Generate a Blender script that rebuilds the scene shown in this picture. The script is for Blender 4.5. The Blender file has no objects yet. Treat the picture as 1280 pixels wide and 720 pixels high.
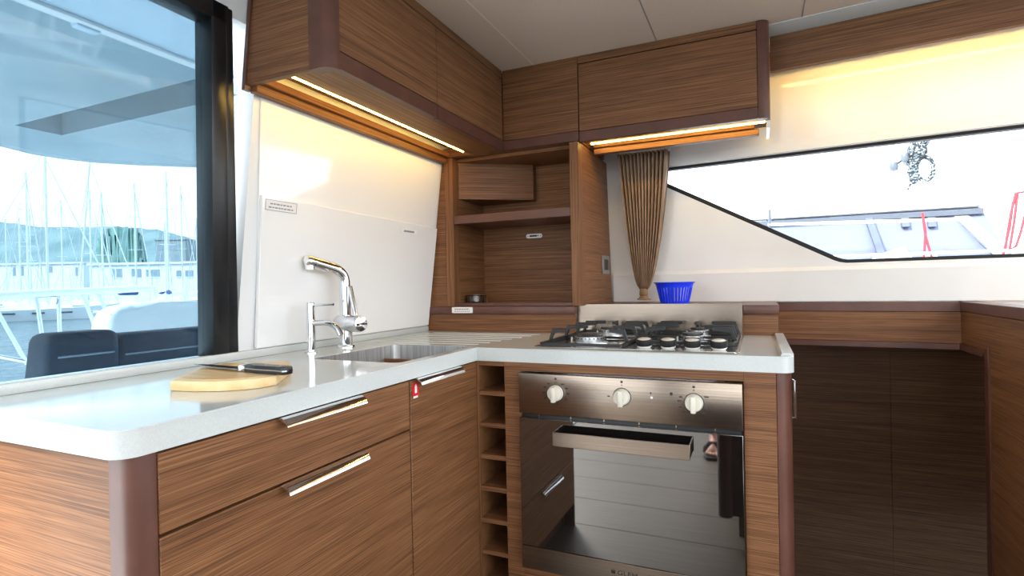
import bpy, bmesh, math, random
from mathutils import Vector, Matrix
random.seed(7)
S = bpy.context.scene
COL = S.collection

# ------------------------------------------------------------------ camera
F_PX = 684.44
CAM = Vector((0.7791, -1.4668, 1.1042))
YAW, PITCH, ROLL = -0.42080, -0.003912, -0.020493
_f = Vector((math.sin(YAW)*math.cos(PITCH), math.cos(YAW)*math.cos(PITCH), math.sin(PITCH)))
_r = Vector((math.cos(YAW), -math.sin(YAW), 0))
_u = _r.cross(_f)
RIGHT = math.cos(ROLL)*_r + math.sin(ROLL)*_u
UP = -math.sin(ROLL)*_r + math.cos(ROLL)*_u
FWD = _f
cd = bpy.data.cameras.new('camera'); cam = bpy.data.objects.new('camera', cd); COL.objects.link(cam)
cd.sensor_width = 36; cd.lens = 36*F_PX/1280; cd.clip_start = 0.02; cd.clip_end = 4000
m = Matrix((RIGHT, UP, -FWD)).transposed().to_4x4(); m.translation = CAM
cam.matrix_world = m
S.camera = cam

# ------------------------------------------------------------------ sky, sun, exposure
W = bpy.data.worlds.new('sky'); S.world = W; W.use_nodes = True
nt = W.node_tree; nt.nodes.clear()
tc = nt.nodes.new('ShaderNodeTexCoord'); sep = nt.nodes.new('ShaderNodeSeparateXYZ')
rmp = nt.nodes.new('ShaderNodeValToRGB'); bg = nt.nodes.new('ShaderNodeBackground'); out = nt.nodes.new('ShaderNodeOutputWorld')
noi = nt.nodes.new('ShaderNodeTexNoise'); mp = nt.nodes.new('ShaderNodeMapping'); mixc = nt.nodes.new('ShaderNodeMixRGB')
cr2 = nt.nodes.new('ShaderNodeValToRGB')
nt.links.new(tc.outputs['Generated'], sep.inputs[0]); nt.links.new(sep.outputs['Z'], rmp.inputs[0])
e = rmp.color_ramp.elements; e[0].position = 0.0; e[0].color = (0.93, 0.97, 1.0, 1); e[1].position = 0.9; e[1].color = (0.66, 0.82, 1.0, 1)
mp.inputs['Scale'].default_value = (1.2, 1.2, 5); nt.links.new(tc.outputs['Generated'], mp.inputs[0]); nt.links.new(mp.outputs[0], noi.inputs['Vector'])
noi.inputs['Scale'].default_value = 2.2; noi.inputs['Detail'].default_value = 5
nt.links.new(noi.outputs['Fac'], cr2.inputs[0]); cr2.color_ramp.elements[0].position = .42; cr2.color_ramp.elements[1].position = .68
nt.links.new(cr2.outputs[0], mixc.inputs[0]); nt.links.new(rmp.outputs[0], mixc.inputs[1]); mixc.inputs[2].default_value = (1, 1, 1, 1)
nt.links.new(mixc.outputs[0], bg.inputs[0]); bg.inputs[1].default_value = 2.4
nt.links.new(bg.outputs[0], out.inputs[0])
sd = bpy.data.lights.new('sun', 'SUN'); sd.energy = 6.0; sd.angle = math.radians(14); sd.color = (1, .96, .9)
sun = bpy.data.objects.new('sun', sd); COL.objects.link(sun)
sun.rotation_euler = Vector((0.45, 0.65, -0.61)).to_track_quat('-Z', 'Y').to_euler()
vs = S.view_settings
vs.view_transform = 'Standard'; vs.look = 'None'; vs.gamma = 1; vs.use_curve_mapping = False
vs.exposure = 1.12

# ------------------------------------------------------------------ helpers
def at(px, py, n, d):
    """point of the plane n.P = d seen at pixel (px, py) of the 1280x720 photograph"""
    r = RIGHT*((px-640)/F_PX) + UP*(-(py-360)/F_PX) + FWD
    n = Vector(n); return CAM + r*((d-n.dot(CAM))/n.dot(r))
def aX(px, py, v): return at(px, py, (1, 0, 0), v)
def aY(px, py, v): return at(px, py, (0, 1, 0), v)
def aZ(px, py, v): return at(px, py, (0, 0, 1), v)
def depth(px, D):
    """a point of the horizontal ray through column px, D metres in front of the lens"""
    r = RIGHT*((px-640)/F_PX) + FWD; p = CAM + r*D; return Vector((p.x, p.y, 0))

def lin(c):
    if isinstance(c, str):
        c = [int(c[i:i+2], 16)/255 for i in (0, 2, 4)]
        c = [x/12.92 if x <= .04045 else ((x+.055)/1.055)**2.4 for x in c]
    return (c[0], c[1], c[2], 1)
def mat(name, color, rough=.5, metal=0, **kw):
    m = bpy.data.materials.new(name); m.use_nodes = True
    b = m.node_tree.nodes['Principled BSDF']
    b.inputs['Base Color'].default_value = lin(color); b.inputs['Roughness'].default_value = rough; b.inputs['Metallic'].default_value = metal
    for k, v in kw.items():
        b.inputs[k.replace('_', ' ')].default_value = v
    return m
def noisy(name, c1, c2, scale=(1, 1, 1), nscale=5, detail=3, rough=.5, metal=0, bump=0, lo=.35, hi=.65, coat=0, rough2=None):
    m = mat(name, c1, rough, metal); t = m.node_tree; b = t.nodes['Principled BSDF']
    tc = t.nodes.new('ShaderNodeTexCoord'); mp = t.nodes.new('ShaderNodeMapping'); n = t.nodes.new('ShaderNodeTexNoise'); r = t.nodes.new('ShaderNodeValToRGB')
    mp.inputs['Scale'].default_value = scale; n.inputs['Scale'].default_value = nscale; n.inputs['Detail'].default_value = detail
    t.links.new(tc.outputs['Object'], mp.inputs[0]); t.links.new(mp.outputs[0], n.inputs['Vector']); t.links.new(n.outputs['Fac'], r.inputs[0])
    r.color_ramp.elements[0].position = lo; r.color_ramp.elements[0].color = lin(c1); r.color_ramp.elements[1].position = hi; r.color_ramp.elements[1].color = lin(c2)
    t.links.new(r.outputs[0], b.inputs['Base Color'])
    if coat: b.inputs['Coat Weight'].default_value = coat; b.inputs['Coat Roughness'].default_value = .08
    if bump:
        bm = t.nodes.new('ShaderNodeBump'); bm.inputs['Strength'].default_value = bump; bm.inputs['Distance'].default_value = .002
        t.links.new(n.outputs['Fac'], bm.inputs['Height']); t.links.new(bm.outputs[0], b.inputs['Normal'])
    if rough2 is not None:
        mr = t.nodes.new('ShaderNodeMapRange'); mr.inputs['To Min'].default_value = rough; mr.inputs['To Max'].default_value = rough2
        t.links.new(n.outputs['Fac'], mr.inputs['Value']); t.links.new(mr.outputs[0], b.inputs['Roughness'])
    return m
def wood(name, axis, dark, mid, light, rough=.5):
    """straight-grained veneer: fine streaks running along one axis, slow tone drift and short dark pores"""
    m = mat(name, mid, rough); t = m.node_tree; b = t.nodes['Principled BSDF']; b.inputs['Specular IOR Level'].default_value = .35
    tc = t.nodes.new('ShaderNodeTexCoord')
    def tex(along, across, detail, seed):
        mp = t.nodes.new('ShaderNodeMapping'); sc = [across]*3; sc['XYZ'.index(axis)] = along
        mp.inputs['Scale'].default_value = sc; mp.inputs['Location'].default_value = (seed, seed*1.7, seed*.6)
        n = t.nodes.new('ShaderNodeTexNoise'); n.inputs['Scale'].default_value = 1; n.inputs['Detail'].default_value = detail; n.inputs['Roughness'].default_value = .6
        t.links.new(tc.outputs['Object'], mp.inputs[0]); t.links.new(mp.outputs[0], n.inputs['Vector']); return n
    n1 = tex(3.2, 520, 2, 3.1); n2 = tex(.8, 60, 2, 9.7); n3 = tex(9, 560, 1, 5.5)
    r = t.nodes.new('ShaderNodeValToRGB'); e = r.color_ramp.elements
    e[0].position = .28; e[0].color = lin(dark); e[1].position = .74; e[1].color = lin(light)
    em = e.new(.5); em.color = lin(mid)
    ad = t.nodes.new('ShaderNodeMath'); ad.operation = 'MULTIPLY_ADD'; ad.inputs[1].default_value = .3
    sb = t.nodes.new('ShaderNodeMath'); sb.operation = 'SUBTRACT'; sb.inputs[1].default_value = .15
    t.links.new(n2.outputs['Fac'], ad.inputs[0]); t.links.new(n1.outputs['Fac'], ad.inputs[2]); t.links.new(ad.outputs[0], sb.inputs[0]); t.links.new(sb.outputs[0], r.inputs[0])
    r3 = t.nodes.new('ShaderNodeValToRGB'); r3.color_ramp.elements[0].position = .30; r3.color_ramp.elements[0].color = (.52, .46, .43, 1); r3.color_ramp.elements[1].position = .43; r3.color_ramp.elements[1].color = (1, 1, 1, 1)
    t.links.new(n3.outputs['Fac'], r3.inputs[0])
    mx = t.nodes.new('ShaderNodeMixRGB'); mx.blend_type = 'MULTIPLY'; mx.inputs[0].default_value = .8
    t.links.new(r.outputs[0], mx.inputs[1]); t.links.new(r3.outputs[0], mx.inputs[2]); t.links.new(mx.outputs[0], b.inputs['Base Color'])
    bp = t.nodes.new('ShaderNodeBump'); bp.inputs['Strength'].default_value = .12; bp.inputs['Distance'].default_value = .001
    t.links.new(n1.outputs['Fac'], bp.inputs['Height']); t.links.new(bp.outputs[0], b.inputs['Normal'])
    return m
def emit(name, color, strength):
    m = bpy.data.materials.new(name); m.use_nodes = True; t = m.node_tree; t.nodes.clear()
    e = t.nodes.new('ShaderNodeEmission'); e.inputs[0].default_value = lin(color); e.inputs[1].default_value = strength
    o = t.nodes.new('ShaderNodeOutputMaterial'); t.links.new(e.outputs[0], o.inputs[0]); return m
def pane_mat(name, tint, refl=.08, power=1.0):
    m = bpy.data.materials.new(name); m.use_nodes = True; t = m.node_tree; t.nodes.clear()
    tr = t.nodes.new('ShaderNodeBsdfTransparent'); tr.inputs[0].default_value = lin(tint)
    gl = t.nodes.new('ShaderNodeBsdfGlossy'); gl.inputs['Roughness'].default_value = .02
    fr = t.nodes.new('ShaderNodeFresnel'); fr.inputs[0].default_value = 1.45
    mu = t.nodes.new('ShaderNodeMath'); mu.operation = 'MULTIPLY'; mu.inputs[1].default_value = power
    mx = t.nodes.new('ShaderNodeMixShader'); o = t.nodes.new('ShaderNodeOutputMaterial')
    t.links.new(fr.outputs[0], mu.inputs[0]); t.links.new(mu.outputs[0], mx.inputs[0]); t.links.new(tr.outputs[0], mx.inputs[1]); t.links.new(gl.outputs[0], mx.inputs[2]); t.links.new(mx.outputs[0], o.inputs[0])
    return m

WD, WM, WL = '50331f', '7c5334', '986d4a'
M = dict(
    wx=wood('veneer_grain_x', 'X', WD, WM, WL), wy=wood('veneer_grain_y', 'Y', WD, WM, WL), wz=wood('veneer_grain_z', 'Z', WD, WM, WL),
    trim=noisy('brown_lacquer', '553429', '664034', (1, 1, 1), 14, 3, .38, 0, 0, .3, .7),
    worktop=noisy('pale_solid_surface', 'c6cccb', 'ced3d2', (1, 1, 1), 420, 2, .11),
    white=mat('white_gloss_panel', 'f5f6f7', .09, 0, Coat_Weight=.6, Coat_Roughness=.04),
    gel=noisy('white_gelcoat', 'ecebe8', 'f1f0ee', (1, 1, 1), 3, 2, .10, 0, .0),
    gelmat=noisy('cockpit_gelcoat', 'dfe5e8', 'e9eef0', (1, 1, 1), 2, 3, .28),
    roofgel=noisy('hardtop_gelcoat', '9eacb3', 'aab8bf', (1, 1, 1), 2, 3, .07), beamgel=mat('beam_gelcoat', 'd3e4f2', .2),
    wallw=mat('white_wall_paint', 'e9ebec', .35),
    ceil=noisy('beige_headliner', 'd2c3b5', 'd8c9bb', (1, 1, 1), 160, 2, .8),
    seam=mat('pale_seam', 'e8e2d8', .5), seamd=mat('grey_seam', '8f8a84', .6),
    cove=mat('pale_cove_strip', 'dfe9ec', .35),
    black=mat('black_anodised_frame', '14161a', .32, 0), rubber=mat('black_rubber', '0c0c0d', .6),
    chrome=mat('chrome', 'e4e6ea', .06, 1), steel=noisy('brushed_steel', '84786c', '94887c', (2, 700, 700), 1, 3, .26, 1, .05),
    sinksteel=noisy('sink_steel', 'a5a4a2', 'c6c6c5', (200, 200, 3), 1, 3, .46, 1, .04),
    hobsteel=mat('hob_steel', 'b9b6b0', .12, 1), iron=noisy('cast_iron', '101113', '1c1d20', (1, 1, 1), 300, 2, .42, 0, .3),
    burner=mat('burner_aluminium', 'cfd0d0', .3, 1), cap=mat('burner_cap', '202124', .35),
    ktop=mat('knob_top_painted_sheen', 'dcd6cc', .3), brass=mat('brass', 'd9a24a', .25, 1),  # hob knob tops: pale warm reflection put into the base colour
    knob=mat('cream_knob', 'ddd9cb', .35), ovenglass=mat('smoked_oven_glass', '141312', .03, 0, Specular_IOR_Level=1.0, IOR=1.8, Coat_Weight=1.0, Coat_IOR=1.6, Coat_Roughness=.01),
    print=mat('dark_print', '241d18', .5), gprint=mat('grey_print', '8e8f9c', .6),
    bamboo=noisy('bamboo', 'd8ae72', 'e8c68f', (6, 90, 90), 1, 3, .42), bamboo2=noisy('bamboo_rim', 'e3bf83', 'efd2a0', (8, 40, 40), 1, 3, .42),
    blade=mat('knife_blade', 'b9bcc2', .16, 1), handle=mat('knife_handle', '15161a', .35),
    ledm=emit('led_warm', (1.0, .60, .13), 24.0), ledc=emit('led_warm_core', (1.0, .64, .17), 26.0),
    curtain=noisy('bronze_curtain', '7a5e48', '9c7e62', (140, 140, 6), 1, 2, .5), tie=mat('curtain_tie', '9a7b5c', .7),
    blue=mat('blue_plastic', '1238f0', .32, 0, Transmission_Weight=0.0), glass=mat('clear_glass', 'f4f6f6', .02, 0, Transmission_Weight=1.0, IOR=1.48),
    sticker=mat('white_sticker', 'f0eeee', .4), red=mat('red_sticker', 'd5202a', .4),
    socket=mat('grey_socket', '8d8a86', .35, .4), socketb=mat('socket_black', '17181a', .4),
    ventw=mat('white_vent_plastic', 'f2f2ef', .35),
    floor=noisy('grey_oak_floor', '50463a', '60554a', (3, 60, 60), 1, 3, .45, 0, .1),
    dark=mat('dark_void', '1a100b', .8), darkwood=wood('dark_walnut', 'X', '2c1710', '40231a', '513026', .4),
    pane=pane_mat('tinted_blue_pane', (.50, .585, .63), power=.6), pane2=pane_mat('clear_pane', (.97, .985, 1.0), power=.4),
    cushion=noisy('navy_cushion', '1c2a3d', '22344a', (1, 1, 1), 60, 2, .6), piping=mat('pale_piping', '8796a6', .6),
    hill=noisy('hill_scrub', '6d8487', '869a9c', (1, 1, 1), .05, 6, .95), hill2=noisy('hill_scrub_dark', '587c76', '7b9b96', (1, 1, 1), .09, 6, .95),
    render=mat('white_render', 'e9ecee', .8), window=mat('building_window', '8fa0ad', .25), tree=noisy('tree_leaves', '3c6650', '55806a', (1, 1, 1), .8, 3, .9),
    grey=mat('grey_concrete', '9aa3a6', .8),
    water=None, hull=mat('white_hull', 'eef1f3', .25), alu=mat('mast_aluminium', 'dfe4e8', .35, .3), navy=mat('navy_canvas', '26427c', .8), wire=mat('steel_wire', 'b9c2c8', .35, .6),
    bwhite=mat('neighbour_white', 'f2f3f4', .3), btint=mat('neighbour_tinted_screen', '666c82', .3, 0, Specular_IOR_Level=.25), bframe=mat('neighbour_frame', '4e5560', .4),
    rope=noisy('flecked_rope', '1b252c', '8f9a9e', (1, 1, 1), 60, 1, .9, 0, 0, .5, .6), redrope=mat('red_rope', 'e0303a', .8),
    skin=noisy('skin', 'c58d76', 'd29c86', (1, 1, 1), 30, 2, .5), shirt=mat('grey_cotton', '5c6470', .9), shorts=mat('navy_cotton', '28303c', .9), sandal=mat('black_sandal', '121316', .6), hair=mat('brown_hair', '2c1e16', .6),
)
def water_mat():
    m = mat('harbour_water', '2f5866', .12); t = m.node_tree; b = t.nodes['Principled BSDF']
    tc = t.nodes.new('ShaderNodeTexCoord'); mp = t.nodes.new('ShaderNodeMapping'); n = t.nodes.new('ShaderNodeTexNoise'); bp = t.nodes.new('ShaderNodeBump')
    mp.inputs['Scale'].default_value = (.7, .5, 1); n.inputs['Scale'].default_value = 1.3; n.inputs['Detail'].default_value = 4
    bp.inputs['Strength'].default_value = .9; bp.inputs['Distance'].default_value = .6
    t.links.new(tc.outputs['Object'], mp.inputs[0]); t.links.new(mp.outputs[0], n.inputs['Vector']); t.links.new(n.outputs['Fac'], bp.inputs['Height']); t.links.new(bp.outputs[0], b.inputs['Normal'])
    return m
M['water'] = water_mat()

def thing(name, label, cat, loc=(0, 0, 0), group=None, rz=0):
    o = bpy.data.objects.new(name, None); COL.objects.link(o); o.location = loc; o.rotation_euler.z = rz; o.empty_display_size = .05
    o['label'] = label; o['category'] = cat
    if group: o['group'] = group
    return o
def tag(o, label, cat, group=None):
    o['label'] = label; o['category'] = cat
    if group: o['group'] = group
    return o
def setting(o): o['kind'] = 'structure'; return o
def root_loc(p):
    v = Vector((0, 0, 0))
    while p is not None: v += Vector(p.location); p = p.parent
    return v
def obj(name, bm, m, parent=None, smooth=40, origin=None, rz=0):
    """link one mesh; bm holds world coordinates, stored relative to the parent (or to origin)"""
    off = root_loc(parent) if parent else Vector((0, 0, 0))
    if origin is not None: off = Vector(origin)
    bmesh.ops.translate(bm, verts=bm.verts, vec=-off)
    if rz: bmesh.ops.rotate(bm, verts=bm.verts, cent=(0, 0, 0), matrix=Matrix.Rotation(-rz, 3, 'Z'))
    bmesh.ops.recalc_face_normals(bm, faces=bm.faces)
    me = bpy.data.meshes.new(name); bm.to_mesh(me); bm.free()
    for p in me.polygons: p.use_smooth = True
    me.set_sharp_from_angle(angle=math.radians(smooth))
    me.materials.append(M[m] if isinstance(m, str) else m)
    o = bpy.data.objects.new(name, me); COL.objects.link(o)
    if origin is not None: o.location = Vector(origin) - (root_loc(parent) if parent else Vector((0, 0, 0)))
    if rz: o.rotation_euler.z = rz
    if parent: o.parent = parent
    return o
def copy_tree(o, parent=None):
    c = o.copy(); COL.objects.link(c); c.parent = parent
    for ch in [x for x in bpy.data.objects if x.parent == o]: copy_tree(ch, c)
    return c
def NB(): return bmesh.new()
def box(bm, x0, x1, y0, y1, z0, z1, bev=0, seg=1):
    vs = [bm.verts.new((x, y, z)) for x in (x0, x1) for y in (y0, y1) for z in (z0, z1)]
    fs = [bm.faces.new([vs[i] for i in q]) for q in ((0, 1, 3, 2), (4, 6, 7, 5), (0, 4, 5, 1), (2, 3, 7, 6), (0, 2, 6, 4), (1, 5, 7, 3))]
    if bev: bmesh.ops.bevel(bm, geom=list({e for f in fs for e in f.edges}), offset=bev, segments=seg, affect='EDGES', profile=.5)
    return bm
def hexa(bm, b, t):
    """solid from four bottom corners and four top corners in the same order"""
    vb = [bm.verts.new(p) for p in b]; vt = [bm.verts.new(p) for p in t]; n = len(b)
    bm.faces.new(vb[::-1]); bm.faces.new(vt)
    for i in range(n): bm.faces.new((vb[i], vb[(i+1) % n], vt[(i+1) % n], vt[i]))
    return bm
def prism(bm, pts, vec, bev=0, seg=1):
    """polygon pts extruded along vec"""
    vec = Vector(vec); n0 = len(bm.faces); hexa(bm, pts, [Vector(p)+vec for p in pts])
    if bev:
        bm.faces.ensure_lookup_table(); fs = bm.faces[n0:]
        bmesh.ops.bevel(bm, geom=list({e for f in fs for e in f.edges}), offset=bev, segments=seg, affect='EDGES', profile=.5)
    return bm
def tube(bm, pts, r, n=12, caps=True):
    pts = [Vector(p) for p in pts]; rs = r if isinstance(r, (list, tuple)) else [r]*len(pts); rings = []; prev = None
    for i, p in enumerate(pts):
        d = (pts[min(i+1, len(pts)-1)]-pts[max(i-1, 0)]).normalized()
        if prev is None: a = d.orthogonal().normalized()
        else: a = (prev - d*prev.dot(d)).normalized()
        prev = a; b = d.cross(a)
        rings.append([bm.verts.new(p + (a*math.cos(2*math.pi*k/n) + b*math.sin(2*math.pi*k/n))*rs[i]) for k in range(n)])
    for A, B in zip(rings, rings[1:]):
        for k in range(n): bm.faces.new((A[k], A[(k+1) % n], B[(k+1) % n], B[k]))
    if caps: bm.faces.new(rings[0][::-1]); bm.faces.new(rings[-1])
    return bm
def lathe(bm, c, prof, n=24, axis=(0, 0, 1), loop=False):
    """profile (radius, height) turned about axis through c"""
    ax = Vector(axis).normalized(); a = ax.orthogonal().normalized(); b = ax.cross(a); c = Vector(c); rings = []
    for r, h in prof:
        if r < 1e-6: rings.append([bm.verts.new(c+ax*h)])
        else: rings.append([bm.verts.new(c + ax*h + (a*math.cos(2*math.pi*k/n)+b*math.sin(2*math.pi*k/n))*r) for k in range(n)])
    for A, B in zip(rings, rings[1:]+(rings[:1] if loop else [])):
        for k in range(n):
            q = [A[k % len(A)], A[(k+1) % len(A)], B[(k+1) % len(B)], B[k % len(B)]]
            q = list(dict.fromkeys(q))
            if len(q) > 2: bm.faces.new(q)
    if loop: return bm
    if len(rings[0]) > 1: bm.faces.new(rings[0][::-1])
    if len(rings[-1]) > 1: bm.faces.new(rings[-1])
    return bm
def arc(p0, p1, p2, n=6):
    p0, p1, p2 = Vector(p0), Vector(p1), Vector(p2)
    return [p0*(1-t)**2 + p1*2*t*(1-t) + p2*t*t for t in [i/n for i in range(n+1)]]
def rrect(x0, x1, y0, y1, r, n=5, corners=(1, 1, 1, 1)):
    out = []
    for (cx, cy, a0, on) in ((x0+r, y0+r, 180, corners[0]), (x1-r, y0+r, 270, corners[1]), (x1-r, y1-r, 0, corners[2]), (x0+r, y1-r, 90, corners[3])):
        if not on:
            out.append((x0 if cx < (x0+x1)/2 else x1, y0 if cy < (y0+y1)/2 else y1)); continue
        for k in range(n+1):
            a = math.radians(a0+90*k/n); out.append((cx+r*math.cos(a), cy+r*math.sin(a)))
    return out
def plate(bm, outer, holes, z0, z1):
    """flat plate with holes, from 2-D loops"""
    loops = []
    for L in [outer]+holes:
        vs = [bm.verts.new((p[0], p[1], z0)) for p in L]
        loops += [bm.edges.new((vs[i], vs[(i+1) % len(vs)])) for i in range(len(vs))]
    g = bmesh.ops.triangle_fill(bm, use_beauty=True, use_dissolve=False, edges=loops)
    fs = [f for f in g['geom'] if isinstance(f, bmesh.types.BMFace)]
    ex = bmesh.ops.extrude_face_region(bm, geom=fs)
    bmesh.ops.translate(bm, verts=[v for v in ex['geom'] if isinstance(v, bmesh.types.BMVert)], vec=(0, 0, z1-z0))
    return bm
def text_mesh(txt, size, m, parent, loc, rx=math.pi/2, rz=0, name='lettering', thick=.0002):
    c = bpy.data.curves.new('t', 'FONT'); c.body = txt; c.size = size; c.extrude = thick; c.align_x = 'CENTER'; c.align_y = 'CENTER'
    to = bpy.data.objects.new('t', c); COL.objects.link(to); bpy.context.view_layer.update()
    me = bpy.data.meshes.new_from_object(to.evaluated_get(bpy.context.evaluated_depsgraph_get())); bpy.data.objects.remove(to)
    me.name = name; me.materials.clear(); me.materials.append(M[m]); o = bpy.data.objects.new(name, me); COL.objects.link(o)
    o.parent = parent; o.location = Vector(loc)-root_loc(parent); o.rotation_euler = (rx, 0, rz); return o

# ------------------------------------------------------------------ planes of the place
ZC, ZCE = .92, 1.975
def LX(z): return -.54 + .13*(z-.92)                        # left wall leans in with height
def BY(x, z): return 1.07 - .09*(x-.16) - .12*(z-1.02)      # back wall: 5 degrees askew, leans in
LWn, LWd = (1, 0, -.13), -.54-.13*.92
BWn, BWd = (.09, 1, .12), 1.07+.09*.16+.12*1.02
def onL(px, py): return at(px, py, LWn, LWd)
def onB(px, py): return at(px, py, BWn, BWd)
YU, XU = .55, -.149                                          # fronts of the hanging cabinets
ZB = 1.648                                                   # their underside
XR = 1.433

# ------------------------------------------------------------------ floor, ceiling, walls
fl = setting(obj('floor', box(NB(), -.56, 3.6, -4.6, .68, -.06, -.004), 'rubber'))
pm = None
for i in range(17):
    y0 = -4.6+i*.30
    bm = NB(); box(bm, -.55, 3.6, y0+.0015, y0+.2985, -.004, 0, .001)
    obj('plank', bm, 'floor', fl)
# left wall: pillar between window and splash panels, header over the window
def wl(y0, y1, z0, z1, t0=-.06, t1=0):
    bm = NB(); b = [(LX(z0)+t0, y0, z0), (LX(z0)+t1, y0, z0), (LX(z0)+t1, y1, z0), (LX(z0)+t0, y1, z0)]
    t = [(LX(z1)+t0, y0, z1), (LX(z1)+t1, y0, z1), (LX(z1)+t1, y1, z1), (LX(z1)+t0, y1, z1)]
    return hexa(bm, b, t)
w = wl(-.40, 1.25, 0, 2.1)
b2 = wl(-1.22, -.40, 1.80, 2.1); me_ = bpy.data.meshes.new('x'); b2.to_mesh(me_); w.from_mesh(me_); b2.free()
b3 = wl(-1.22, -.40, 0, .92); b3.to_mesh(me_); w.from_mesh(me_); b3.free()
wall_left = setting(obj('wall_left', w, 'wallw'))
# ceiling: backing board plus panels parted by slim seam strips
ceil = setting(obj('ceiling', box(NB(), -.62, 2.1, -4.6, 1.3, ZCE+.012, ZCE+.06), 'wallw'))
def CY(x): return .60 - .09*(x-.84)          # where the beige panels stop at the pale cove strip
xs = [-.62, -.012, .464, .93, 1.40, 1.87, 2.1]
for a, b in zip(xs, xs[1:]):
    bm = NB(); prism(bm, [(a+.002, -4.6, ZCE), (b-.002, -4.6, ZCE), (b-.002, CY(b), ZCE), (a+.002, CY(a), ZCE)], (0, 0, .012)); obj('ceiling_panel', bm, 'ceil', ceil)
    if b < 2: 
        bm = NB(); box(bm, b-.0022, b+.0022, -4.6, CY(b), ZCE-.0006, ZCE+.011); obj('seam_strip', bm, 'seam' if b < 0 else 'seamd', ceil)
bm = NB(); prism(bm, [(-.62, CY(-.62), ZCE-.002), (2.1, CY(2.1), ZCE-.002), (2.1, CY(2.1)+.7, ZCE-.002), (-.62, CY(-.62)+.7, ZCE-.002)], (0, 0, .012)); obj('cove_strip', bm, 'cove', ceil)

# back wall: moulded gelcoat with the slanted window opening
def bpt(x, z, off=0): return Vector((x, BY(x, z)+off, z))
pTL = onB(835, 211); pTR = onB(1280, 152); pD = onB(835, 235); pB = onB(1045, 327); pBR = onB(1280, 323)
zt = 1.603; zb = 1.166
xdl = pD.x; slope = (pB.z-pD.z)/(pB.x-pD.x)
xl0 = xdl - (zt-.0 - pD.z)/(-slope)                           # the diagonal goes on behind the curtain up to the top edge
W2 = [(xl0, zt), (3.3, zt), (3.3, zb), (pB.x+.035, zb), (pB.x+.012, zb+.004), (pB.x-.008, zb+.012)]
def wall_with_hole(bm, outer, hole, off0, off1):
    loops = []; 
    for L in (outer, hole):
        vs = [bm.verts.new(bpt(x, z, off0)) for x, z in L]
        loops += [bm.edges.new((vs[i], vs[(i+1) % len(vs)])) for i in range(len(vs))]
    g = bmesh.ops.triangle_fill(bm, use_beauty=True, use_dissolve=False, edges=loops)
    ex = bmesh.ops.extrude_face_region(bm, geom=[f for f in g['geom'] if isinstance(f, bmesh.types.BMFace)])
    bmesh.ops.translate(bm, verts=[v for v in ex['geom'] if isinstance(v, bmesh.types.BMVert)], vec=(0, off1-off0, 0))
    return bm
wall_back = setting(obj('wall_back', wall_with_hole(NB(), [(-.75, .88), (3.5, .88), (3.5, 2.1), (-.75, 2.1)], W2, 0, .05), 'gel'))
win2 = setting(obj('window_2', wall_with_hole(NB(), [(x, z) for x, z in [(xl0+.0, zt), (3.3, zt), (3.3, zb), W2[3], W2[4], W2[5]]],
     [(xl0+.055, zt-.010), (3.29, zt-.010), (3.29, zb+.013), (W2[3][0]+.006, zb+.013), (W2[4][0]+.008, zb+.017), (W2[5][0]+.012, zb+.025)], .012, .045), 'rubber'))
bm = NB(); vs_ = [bm.verts.new(bpt(x, z, .03)) for x, z in [(xl0+.01, zt-.004), (3.295, zt-.004), (3.295, zb+.005), (W2[4][0], zb+.006), (W2[5][0], zb+.014)]]; bm.faces.new(vs_)
ex = bmesh.ops.extrude_face_region(bm, geom=bm.faces[:]); bmesh.ops.translate(bm, verts=[v for v in ex['geom'] if isinstance(v, bmesh.types.BMVert)], vec=(0, .006, 0))
obj('pane', bm, 'pane2', win2)
# moulded step in the gelcoat just under the window and pale rim above it
bm = NB()
for x0, x1 in ((.17, 3.4),):
    hexa(bm, [bpt(x0, 1.02, -.016), bpt(x1, 1.02, -.016), bpt(x1, 1.02, .004), bpt(x0, 1.02, .004)], [bpt(x0, 1.140, -.016), bpt(x1, 1.140, -.016), bpt(x1, 1.159, .004), bpt(x0, 1.159, .004)])
obj('moulded_ledge', bm, 'gel', wall_back)
bm = NB(); hexa(bm, [bpt(.36, zt+.003, -.006), bpt(3.4, zt+.003, -.006), bpt(3.4, zt+.003, .004), bpt(.36, zt+.003, .004)], [bpt(.36, zt+.040, -.001), bpt(3.4, zt+.040, -.001), bpt(3.4, zt+.040, .004), bpt(.36, zt+.040, .004)])
obj('window_rim', bm, 'white', wall_back)
# far side of the cabin, behind the lens: low side with wide glazing, pillars, forward side
ws = setting(obj('wall_starboard', box(NB(), -.6, 3.6, -4.66, -4.6, 0, .55), 'wallw'))
for x in (-.58, 1.2, 3.4):
    bm = NB(); box(bm, x, x+.12, -4.66, -4.58, .55, 2.0, .01); obj('pillar', bm, 'wallw', ws)
wf = setting(obj('wall_forward', box(NB(), 3.6, 3.66, -4.6, .68, 0, .45), 'wallw'))

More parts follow.
